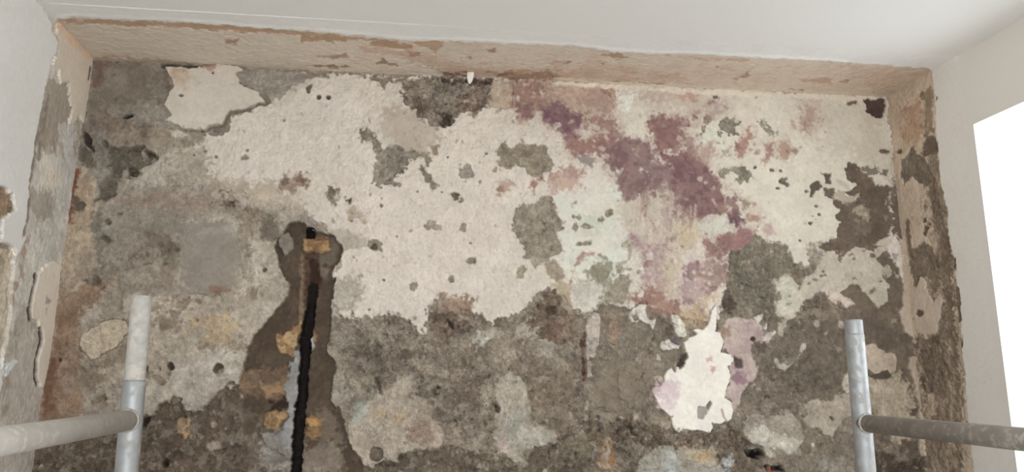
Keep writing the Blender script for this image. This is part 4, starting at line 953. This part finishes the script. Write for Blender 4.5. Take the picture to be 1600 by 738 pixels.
# --- right wall
RDEP = 0.34
RW = strip(TR, CR, None, DR, (-0.05, RDEP, 160), (-0.03, LH, 470), 'wall', (-1, 0, 0), 81, (206, 188, 169), -1.5, .6, .3)
RW.gain = 1.07; L = RW.lay; FL = RW.flake
L(ALL, (204, 186, 167), c2=(194, 175, 155), na=0, k2=1)
L('1440,200 1480,240 1510,760 1440,760 1430,560 1455,400', (136, 121, 106), c2=(170, 152, 134), soft=12, na=7, ns=2, r=1.2, g=.6)
L('1410,170 1440,150 1445,200 1425,225 1405,215', (170, 142, 120), c2=(182, 156, 134), soft=9, na=4)
L('1440,145 1452,140 1462,152 1455,165 1456,205 1448,200 1444,170', (132, 114, 98), c2=(150, 132, 114), soft=4, na=4)
L('1440,225 1458,205 1467,235 1458,245 1442,242', (118, 103, 90), h=-4, soft=2.5, na=2.5)
FL('bare_mortar', '1406,270 1408,250 1418,240 1425,226 1430,240 1440,246 1452,256 1455,275 1448,290 1438,288 1428,282 1424,275 1416,285 1411,290', (122, 110, 97), c2=(134, 122, 108), h=-5, soft=1.8, na=1.6, r=1, g=.6)
L('1450,275 1462,280 1470,330 1462,345 1452,330 1456,300', (124, 108, 94), h=-4, soft=3, na=3)
L('1461,330 1480,360 1490,470 1500,560 1510,690 1495,738 1480,738 1490,600 1475,480 1466,400', (128, 112, 97), c2=(144, 128, 111), h=-5, soft=4, na=4, r=1.2, g=.6)
L('1420,395 1440,378 1455,388 1462,400 1465,440 1458,460 1450,450 1452,440 1440,432 1434,440 1428,446 1422,420', (122, 108, 95), c2=(136, 121, 107), h=-5, soft=2.5, na=2.5, r=1, g=.6)
L(('s', 3, '1416,345 1418,370 1420,390 1426,420 1430,445'), (128, 112, 98), h=-4, soft=3, na=1.5)
for x, y, q in [(1444, 345, 3), (1446, 358, 4), (1443, 366, 3), (1452, 350, 2.5), (1437, 490, 6), (1459, 475, 4), (1461, 500, 3), (1404, 237, 3)]:
    L(('e', x, y, q, q*1.2), (108, 94, 82), h=-4, soft=2, na=1.4)
FL('plaster_patch', '1428,460 1437,432 1446,440 1452,462 1458,470 1470,455 1474,470 1468,500 1462,522 1450,525 1447,535 1443,524 1432,522 1428,490', (202, 186, 170), c2=(194, 177, 160), h=1, soft=1.6, na=1.5, r=.3, g=.12)
L(('e', 1437, 490, 5, 6), (104, 90, 78), h=-4, soft=2, na=1.4)
L('1430,530 1465,525 1475,570 1480,620 1460,620 1440,600', (120, 105, 92), c2=(140, 124, 108), h=-4, soft=6, na=5, r=1.2, g=.6)
L('1450,620 1490,620 1495,738 1465,738', (136, 120, 104), c2=(160, 142, 124), soft=8, na=6, r=1.2, g=.6)
L(('s', 2, '1438,590 1446,620 1444,640'), (108, 94, 82), soft=2, na=1, h=-4)
L('1444,615 1462,610 1464,650 1448,660', (190, 172, 153), soft=5, na=4)
L('1500,480 1502,540 1508,640 1514,700 1512,738 1500,738 1500,640 1496,560 1488,480', (192, 174, 156), soft=4, na=3)
FL('paint_coat', '1450,90 1900,-200 1900,1000 1524,1000 1520,738 1515,691 1508,606 1503,539 1501,500 1499,470 1494,440 1488,399 1481,368 1479,328 1471,290 1466,250 1466,237 1461,196 1461,152 1456,115',
   (231, 226, 220), c2=(228, 222, 215), h=0, soft=1.8, na=1.4, r=.1, g=.04, k2=0)
for p in ['1488,405 1492,403 1494,425 1490,420', '1492,445 1498,450 1501,500 1496,505 1494,470', '1498,525 1503,535 1502,545', '1461,148 1464,152 1461,158']:
    L(p, (122, 108, 96), soft=1.8, na=1, h=-4)
wall_right = RW.finish('wall_right', M_SKIM, M_PAINT)
tag(wall_right, 'white right wall with the bright window and a crumbling margin', kind='structure')

# ------------------------------------------------------------------ rest of the room shell (painted)
class MB:
    def __init__(self): self.v = []; self.f = []
    def quad(self, a, b, c, d):
        n = len(self.v); self.v += [tuple(map(float, q)) for q in (a, b, c, d)]; self.f.append((n, n+1, n+2, n+3))
    def box(self, x0, x1, y0, y1, z0, z1):
        n = len(self.v)
        self.v += [(x, y, z) for z in (z0, z1) for y in (y0, y1) for x in (x0, x1)]
        self.f += [tuple(n+i for i in q) for q in ((0, 2, 3, 1), (4, 5, 7, 6), (0, 1, 5, 4), (2, 6, 7, 3), (0, 4, 6, 2), (1, 3, 7, 5))]
    def build(self, name, mat, parent=None, colour=None, grain=.04, smooth=False):
        me = bpy.data.meshes.new(name); me.from_pydata(self.v, [], self.f); me.update()
        if colour is not None:
            at = me.color_attributes.new('col', 'FLOAT_COLOR', 'POINT')
            c = np.empty((len(self.v), 4), np.float32); c[:, :3] = lin(colour); c[:, 3] = grain
            at.data.foreach_set('color', c.ravel())
        if smooth: me.polygons.foreach_set('use_smooth', np.ones(len(self.f), bool))
        me.materials.append(mat)
        return link(bpy.data.objects.new(name, me), parent)

REAR = 3.9                     # depth of the room from the stained wall
PAINTM = tuple((np.array(PAINT)+np.array((234, 232, 229)))/2)
def lw(a, b): return TL + CL*a + DL*b
def rw(a, b): return TR + CR*a + DR*b
ZB = TL[2]                     # drop to floor level
m = MB()
m.quad(lw(CDEP, 0)+np.array([-.3, 0, 0]), rw(CDEP, 0)+np.array([.3, 0, 0]), rw(REAR, 0)+np.array([.3, 0, 0]), lw(REAR, 0)+np.array([-.3, 0, 0]))
m.build('paint_coat', M_PAINT, ceiling, PAINTM)
m = MB()
m.quad(lw(LDEP, -.05), lw(REAR, -.05), lw(REAR, LH), lw(LDEP, LH))
m.quad(lw(-.05, LH), lw(REAR, LH), lw(REAR, ZB), lw(-.05, ZB))
m.build('paint_coat', M_PAINT, wall_left, PAINTM)
WB0, WB1, WH0, WH1 = WY, 0.80, WZ, 1.36      # window: depth range from back wall, drop below ceiling
TH = np.array([0.14, 0, 0]); FLR = 0.11     # wall thickness, rebate for the frame
m = MB()
m.quad(rw(RDEP, -.05), rw(WB0, -.05), rw(WB0, LH), rw(RDEP, LH))
m.quad(rw(-.05, LH), rw(WB0, LH), rw(WB0, ZB), rw(-.05, ZB))
m.quad(rw(WB0, -.05), rw(WB1, -.05), rw(WB1, WH0), rw(WB0, WH0))
m.quad(rw(WB0, WH1), rw(WB1, WH1), rw(WB1, ZB), rw(WB0, ZB))
m.quad(rw(WB1, -.05), rw(REAR, -.05), rw(REAR, ZB), rw(WB1, ZB))
for p, q in (((WB0, WH0), (WB1, WH0)), ((WB1, WH0), (WB1, WH1)), ((WB1, WH1), (WB0, WH1)), ((WB0, WH1), (WB0, WH0))):
    m.quad(rw(*p), rw(*q), rw(*q)+TH*.6, rw(*p)+TH*.6)
    fl = lambda v: rw(v[0]+(-FLR if v[0] == WB0 else FLR), v[1]+(-FLR if v[1] == WH0 else FLR))
    m.quad(rw(*p)+TH*.6, rw(*q)+TH*.6, fl(q)+TH*.6, fl(p)+TH*.6)
    m.quad(fl(p)+TH*.6, fl(q)+TH*.6, fl(q)+TH*1.3, fl(p)+TH*1.3)
m.build('paint_coat', M_PAINT, wall_right, (229.5, 224, 217.5))

M_FRAME = noise_color_material('white_window_paint', (226, 226, 224), (232, 232, 230), 30, rough=.45)
mg, nt, b = new_mat('window_glass')
for n in list(nt.nodes):
    if n.type != 'OUTPUT_MATERIAL': nt.nodes.remove(n)
tr = nt.nodes.new('ShaderNodeBsdfTransparent'); gl = nt.nodes.new('ShaderNodeBsdfGlossy'); gl.inputs['Roughness'].default_value = .02
mx = nt.nodes.new('ShaderNodeMixShader'); mx.inputs[0].default_value = .05
nt.links.new(tr.outputs[0], mx.inputs[1]); nt.links.new(gl.outputs[0], mx.inputs[2])
nt.links.new(mx.outputs[0], next(n for n in nt.nodes if n.type == 'OUTPUT_MATERIAL').inputs[0])

def window(name, corner, ax, ay, w, h, nrm, label):
    """frame with two casements and panes; corner top-left, ax along, ay down, nrm outwards"""
    ax, ay, nrm = (np.array(q, float) for q in (ax, ay, nrm)); corner = np.array(corner, float)
    def bar(mb, a0, a1, b0, b1, d0, d1):
        n = len(mb.v)
        mb.v += [tuple(corner+ax*a+ay*b_+nrm*d) for d in (d0, d1) for b_ in (b0, b1) for a in (a0, a1)]
        mb.f += [tuple(n+i for i in q) for q in ((0, 2, 3, 1), (4, 5, 7, 6), (0, 1, 5, 4), (2, 6, 7, 3), (0, 4, 6, 2), (1, 3, 7, 5))]
    def ring(a0, a1, b0, b1, t, d0, d1):
        mb = MB()
        bar(mb, a0, a1, b0, b0+t, d0, d1); bar(mb, a0, a1, b1-t, b1, d0, d1)
        bar(mb, a0, a0+t, b0+t, b1-t, d0, d1); bar(mb, a1-t, a1, b0+t, b1-t, d0, d1)
        return mb
    o = ring(0, w, 0, h, .045, .09, .15).build(name, M_FRAME)
    tag(o, label, kind='structure')
    for k in range(2):
        a0 = .045 + k*(w-.09)/2; a1 = a0+(w-.09)/2
        s = ring(a0, a1, .045, h-.045, .05, .10, .14).build('sash', M_FRAME, o)
        mb = MB(); bar(mb, a0+.05, a1-.05, .095, h-.095, .118, .122); mb.build('pane', mg, s)
    return o
window('window_1', rw(WB0-FLR, WH0-FLR), CR, DR, WB1-WB0+2*FLR, WH1-WH0+2*FLR, (1, 0, 0), 'overexposed bright window in the white right wall')

# rear wall with a wide balcony opening behind the viewer
RY = TL[1]-REAR
ZC = TL[2]+.2
m = MB()
OX0, OX1, OZ = -0.9, 1.6, 2.48
for x0, x1, z0, z1 in ((-2.0, OX0, 0, ZC), (OX1, 2.4, 0, ZC), (OX0, OX1, OZ, ZC)):
    m.box(x0, x1, RY-.2, RY, z0, z1)
o = m.build('wall_rear', M_PAINT, None, PAINTM); tag(o, 'white wall behind the viewer with a wide balcony opening', kind='structure')
m = MB(); m.box(-1.4, 2.2, RY-3.0, TL[1]+.1, -.1, 0)
M_FLOOR = noise_color_material('dusty_concrete', (150, 142, 132), (176, 168, 158), 6, rough=.9)
o = m.build('floor', M_FLOOR); tag(o, 'dusty concrete floor below the scaffold', kind='structure')

# daylight openings, marked so the sky is sampled through them
def portal(name, loc, rot, sx, sy):
    l = bpy.data.lights.new(name, 'AREA'); l.shape = 'RECTANGLE'; l.size = sx; l.size_y = sy
    l.cycles.is_portal = True
    o = bpy.data.objects.new(name, l); o.location = loc; o.rotation_euler = rot; link(o)
pc = (rw(WB0, WH0)+rw(WB1, WH1))/2
portal('window_daylight', pc+np.array([.25, 0, 0]), (0, math.pi/2, 0), WH1-WH0, WB1-WB0)
portal('balcony_daylight', ((OX0+OX1)/2, RY-.25, OZ/2), (math.pi/2, 0, 0), OX1-OX0, OZ)

# ------------------------------------------------------------------ scaffold frames
M_ZINC = noise_color_material('galvanised_tube', (164, 165, 166), (182, 183, 184), 25, metallic=.6, rough=.52, c3=(172, 170, 166), spots=60, bump=.0002)
M_DUSTY = noise_color_material('plaster_dusted_tube', (176, 172, 166), (196, 191, 185), 60, metallic=.15, rough=.75, c3=(200, 192, 182), spots=50, bump=.001)
M_RUNG = noise_color_material('worn_tube', (184, 178, 171), (196, 190, 183), 18, metallic=.15, rough=.65, c3=(202, 195, 187), spots=70, bump=.0002)
M_RUNGD = noise_color_material('dull_grey_tube', (142, 135, 128), (158, 151, 143), 18, metallic=.25, rough=.6, c3=(170, 162, 153), spots=70, bump=.0002)
M_WELD = noise_color_material('weld_bead', (170, 164, 156), (196, 190, 182), 120, metallic=.4, rough=.6, bump=.002)

def tube(p0, p1, profile, mat, name, parent, seg=32, cap=True):
    """lathe along p0-p1; profile = list of (fraction along, radius)"""
    p0, p1 = np.array(p0, float), np.array(p1, float)
    ax = p1-p0; ax /= np.linalg.norm(ax)
    e = np.cross(ax, (0, 0, 1.0) if abs(ax[2]) < .9 else (1.0, 0, 0)); e /= np.linalg.norm(e); f = np.cross(ax, e)
    v = []; fs = []
    for fr, r in profile:
        c = p0+(p1-p0)*fr
        for k in range(seg):
            a = 2*math.pi*k/seg
            v.append(tuple(c+r*(math.cos(a)*e+math.sin(a)*f)))
    for i in range(len(profile)-1):
        for k in range(seg):
            k2 = (k+1) % seg
            fs.append((i*seg+k, i*seg+k2, (i+1)*seg+k2, (i+1)*seg+k))
    if cap:
        fs.append(tuple(range(seg))[::-1]); fs.append(tuple((len(profile)-1)*seg+k for k in range(seg)))
    me = bpy.data.meshes.new(name); me.from_pydata(v, [], fs); me.update()
    for p in me.polygons: p.use_smooth = len(p.vertices) == 4
    me.materials.append(mat)
    o = link(bpy.data.objects.new(name, me), parent)
    return o

def torus(c, ax, R, r, mat, name, parent, n=28, k=8):
    c = np.array(c, float); ax = np.array(ax, float)
    e = np.cross(ax, (0, 0, 1.0) if abs(ax[2]) < .9 else (1.0, 0, 0)); e /= np.linalg.norm(e); f = np.cross(ax, e)
    v = []; fs = []
    rg = random.Random(3)
    for i in range(n):
        a = 2*math.pi*i/n; d = math.cos(a)*e+math.sin(a)*f; rr = r*rg.uniform(.8, 1.25)
        for j in range(k):
            bb = 2*math.pi*j/k
            v.append(tuple(c+d*(R+rr*math.cos(bb))+ax*rr*math.sin(bb)))
    for i in range(n):
        for j in range(k):
            fs.append((i*k+j, ((i+1) % n)*k+j, ((i+1) % n)*k+(j+1) % k, i*k+(j+1) % k))
    me = bpy.data.meshes.new(name); me.from_pydata(v, [], fs); me.update()
    for p in me.polygons: p.use_smooth = True
    me.materials.append(mat)
    return link(bpy.data.objects.new(name, me), parent)

def scaffold(label, far, near_y, top, rungz, step_z, mats, R=.0245, r_top=.0225):
    x, y = far
    root = bpy.data.objects.new('scaffold_frame', None); root.location = (x, y, 0); link(root)
    tag(root, label, 'scaffold', 'scaffold end frames')
    def post(py, mt, mu):
        lo = tube((0, py, .012), (0, py, step_z), [(0, R), (.97, R), (.985, R), (.995, R*.985), (1, R*.93)], mt, 'post', root, cap=True)
        sp = tube((0, py, step_z-.03), (0, py, top), [(0, r_top), (.93, r_top), (.985, r_top*.98), (1, r_top*.86)], mu, 'spigot', root, cap=False)
        tube((0, py, top-.004), (0, py, top-.003), [(0, r_top*.9), (1, r_top*.9)], mu, 'plug', sp)
        tube((0, py, 0), (0, py, .014), [(0, .05), (1, .05)], mats[3], 'base_plate', root)
        return lo
    post(0, mats[0], mats[1]); post(near_y-y, mats[0], mats[1])
    for k in range(3):
        z = rungz-.47*k
        rg = tube((0, 0, z), (0, near_y-y, z), [(0, .0225), (1, .0225)], mats[2], 'rung', root)
        for py, s in ((-.0245, -1), (near_y-y+.0245, 1)):
            torus((0, py*1.0, z), (0, 1, 0), .0225, .0035, M_WELD, 'weld', rg)
    return root

ZL, ZR = CAMZ-0.0964, CAMZ-0.122
LX, RX, SY = -0.5974, 1.1867, 1.85
def top_z(px, py, x, y):
    d = ray(px, py); return CAMZ + d[2]/d[1]*y
scaffold('dusty galvanised scaffold frame standing in front of the chase side of the wall', (LX, SY), 0.98, top_z(222, 463, LX, SY), ZL, top_z(205, 594, LX, SY), (M_ZINC, M_DUSTY, M_RUNG, M_ZINC))
scaffold('bare grey scaffold frame standing near the bright window', (RX, SY), 0.98, top_z(1333, 500, RX, SY), ZR, top_z(1334, 520, RX, SY), (M_ZINC, M_ZINC, M_RUNGD, M_ZINC), R=.0238, r_top=.0225)

# ------------------------------------------------------------------ conduit in the chase, plastic wedge under the ceiling
M_BLACK = noise_color_material('charred_black_pipe', (12, 9, 9), (30, 23, 21), 90, rough=.85, bump=.004, spec=.15)
M_BORE = noise_color_material('dark_bore', (14, 11, 10), (24, 19, 17), 60, rough=.9)
def sweep(pts, radii, seg, mat, name, parent, seed=1, jitter=.0):
    pts = [np.array(p, float) for p in pts]
    rg = random.Random(seed); v = []; fs = []
    # resample
    P = []; Rr = []
    for i in range(len(pts)-1):
        n = max(2, int(np.linalg.norm(pts[i+1]-pts[i])/.006))
        for k in range(n):
            P.append(pts[i]+(pts[i+1]-pts[i])*k/n); Rr.append(radii[i]+(radii[i+1]-radii[i])*k/n)
    P.append(pts[-1]); Rr.append(radii[-1])
    for i, (p, r) in enumerate(zip(P, Rr)):
        tn = P[min(i+1, len(P)-1)]-P[max(i-1, 0)]; tn /= np.linalg.norm(tn)
        e = np.cross(tn, (1.0, .1, 0)); e /= np.linalg.norm(e); f = np.cross(tn, e)
        rr = r*(1+jitter*rg.uniform(-1, 1))
        for k in range(seg):
            a = 2*math.pi*k/seg; q = rr*(1+jitter*.5*rg.uniform(-1, 1))
            v.append(tuple(p+q*(math.cos(a)*e+math.sin(a)*f)))
    for i in range(len(P)-1):
        for k in range(seg):
            k2 = (k+1) % seg; fs.append((i*seg+k, i*seg+k2, (i+1)*seg+k2, (i+1)*seg+k))
    me = bpy.data.meshes.new(name); me.from_pydata(v, [], fs); me.update()
    for p in me.polygons: p.use_smooth = True
    me.materials.append(mat)
    return link(bpy.data.objects.new(name, me), parent)

def bw(px, py, depth):       # point on the back wall plane, sunk by depth
    p = at_y(px, py, D); p[1] = D+depth; return p
cond = bpy.data.objects.new('conduit_pipe', None); cond.location = tuple(bw(462, 738, .02)); link(cond)
tag(cond, 'charred black conduit pipe running down the chase', 'pipe')
inv = np.array(cond.location)
def rel(ps): return [p-inv for p in ps]
path = [bw(486, 476, .030), bw(484, 490, .020), bw(481, 512, .021), bw(476, 535, .021), bw(476, 556, .023), bw(473, 590, .024), bw(470, 630, .024), bw(467, 660, .023), bw(465, 695, .025), bw(461, 738, .024), bw(459, 800, .03)]
path.append(path[-1]+np.array([0, 0, -.9]))
rad = [.009, .012, .0145, .0170, .0110, .0105, .0120, .0145, .0130, .011, .010, .010]
sweep(rel(path), rad, 18, M_BLACK, 'tube', cond, 5, .2)
end = [bw(484, 372, .030), bw(485, 366, .012), bw(486, 361, -.006)]
sweep(rel(end), [.012, .0135, .0135], 20, M_BLACK, 'tube_end', cond, 6, .05)
sweep(rel([bw(484, 371, .026), bw(485, 366, .012), bw(486, 361, -.0063)]), [.006, .0110, .0120], 20, M_BORE, 'bore', cond, 6, .02)

M_WHITE = noise_color_material('white_plastic', (226, 218, 206), (234, 228, 218), 50, rough=.5)
c0 = at_y(735, 113, D-.030)
m = MB(); s0, s1 = .011, .004
z0 = c0[2]+.008; z1 = at_y(735, 131, D-.030)[2]
ring = lambda s, z, dx: [(c0[0]-s+dx, c0[1]-s*.5, z), (c0[0]+s+dx, c0[1]-s*.5, z), (c0[0]+s+dx, c0[1]+s*.5, z), (c0[0]-s+dx, c0[1]+s*.5, z)]
m.v = ring(.0095, z0, .001)+ring(.0105, c0[2]-.012, 0)+ring(.0075, z1+.010, -.001)+ring(.0025, z1, -.002)
for i in range(3):
    for k in range(4):
        m.f.append((i*4+k, i*4+(k+1) % 4, i*4+4+(k+1) % 4, i*4+4+k))
m.f += [(3, 2, 1, 0), (12, 13, 14, 15)]
o = m.build('plastic_wedge', M_WHITE)
tag(o, 'small white plastic wedge poking down from the ceiling edge', 'wedge')
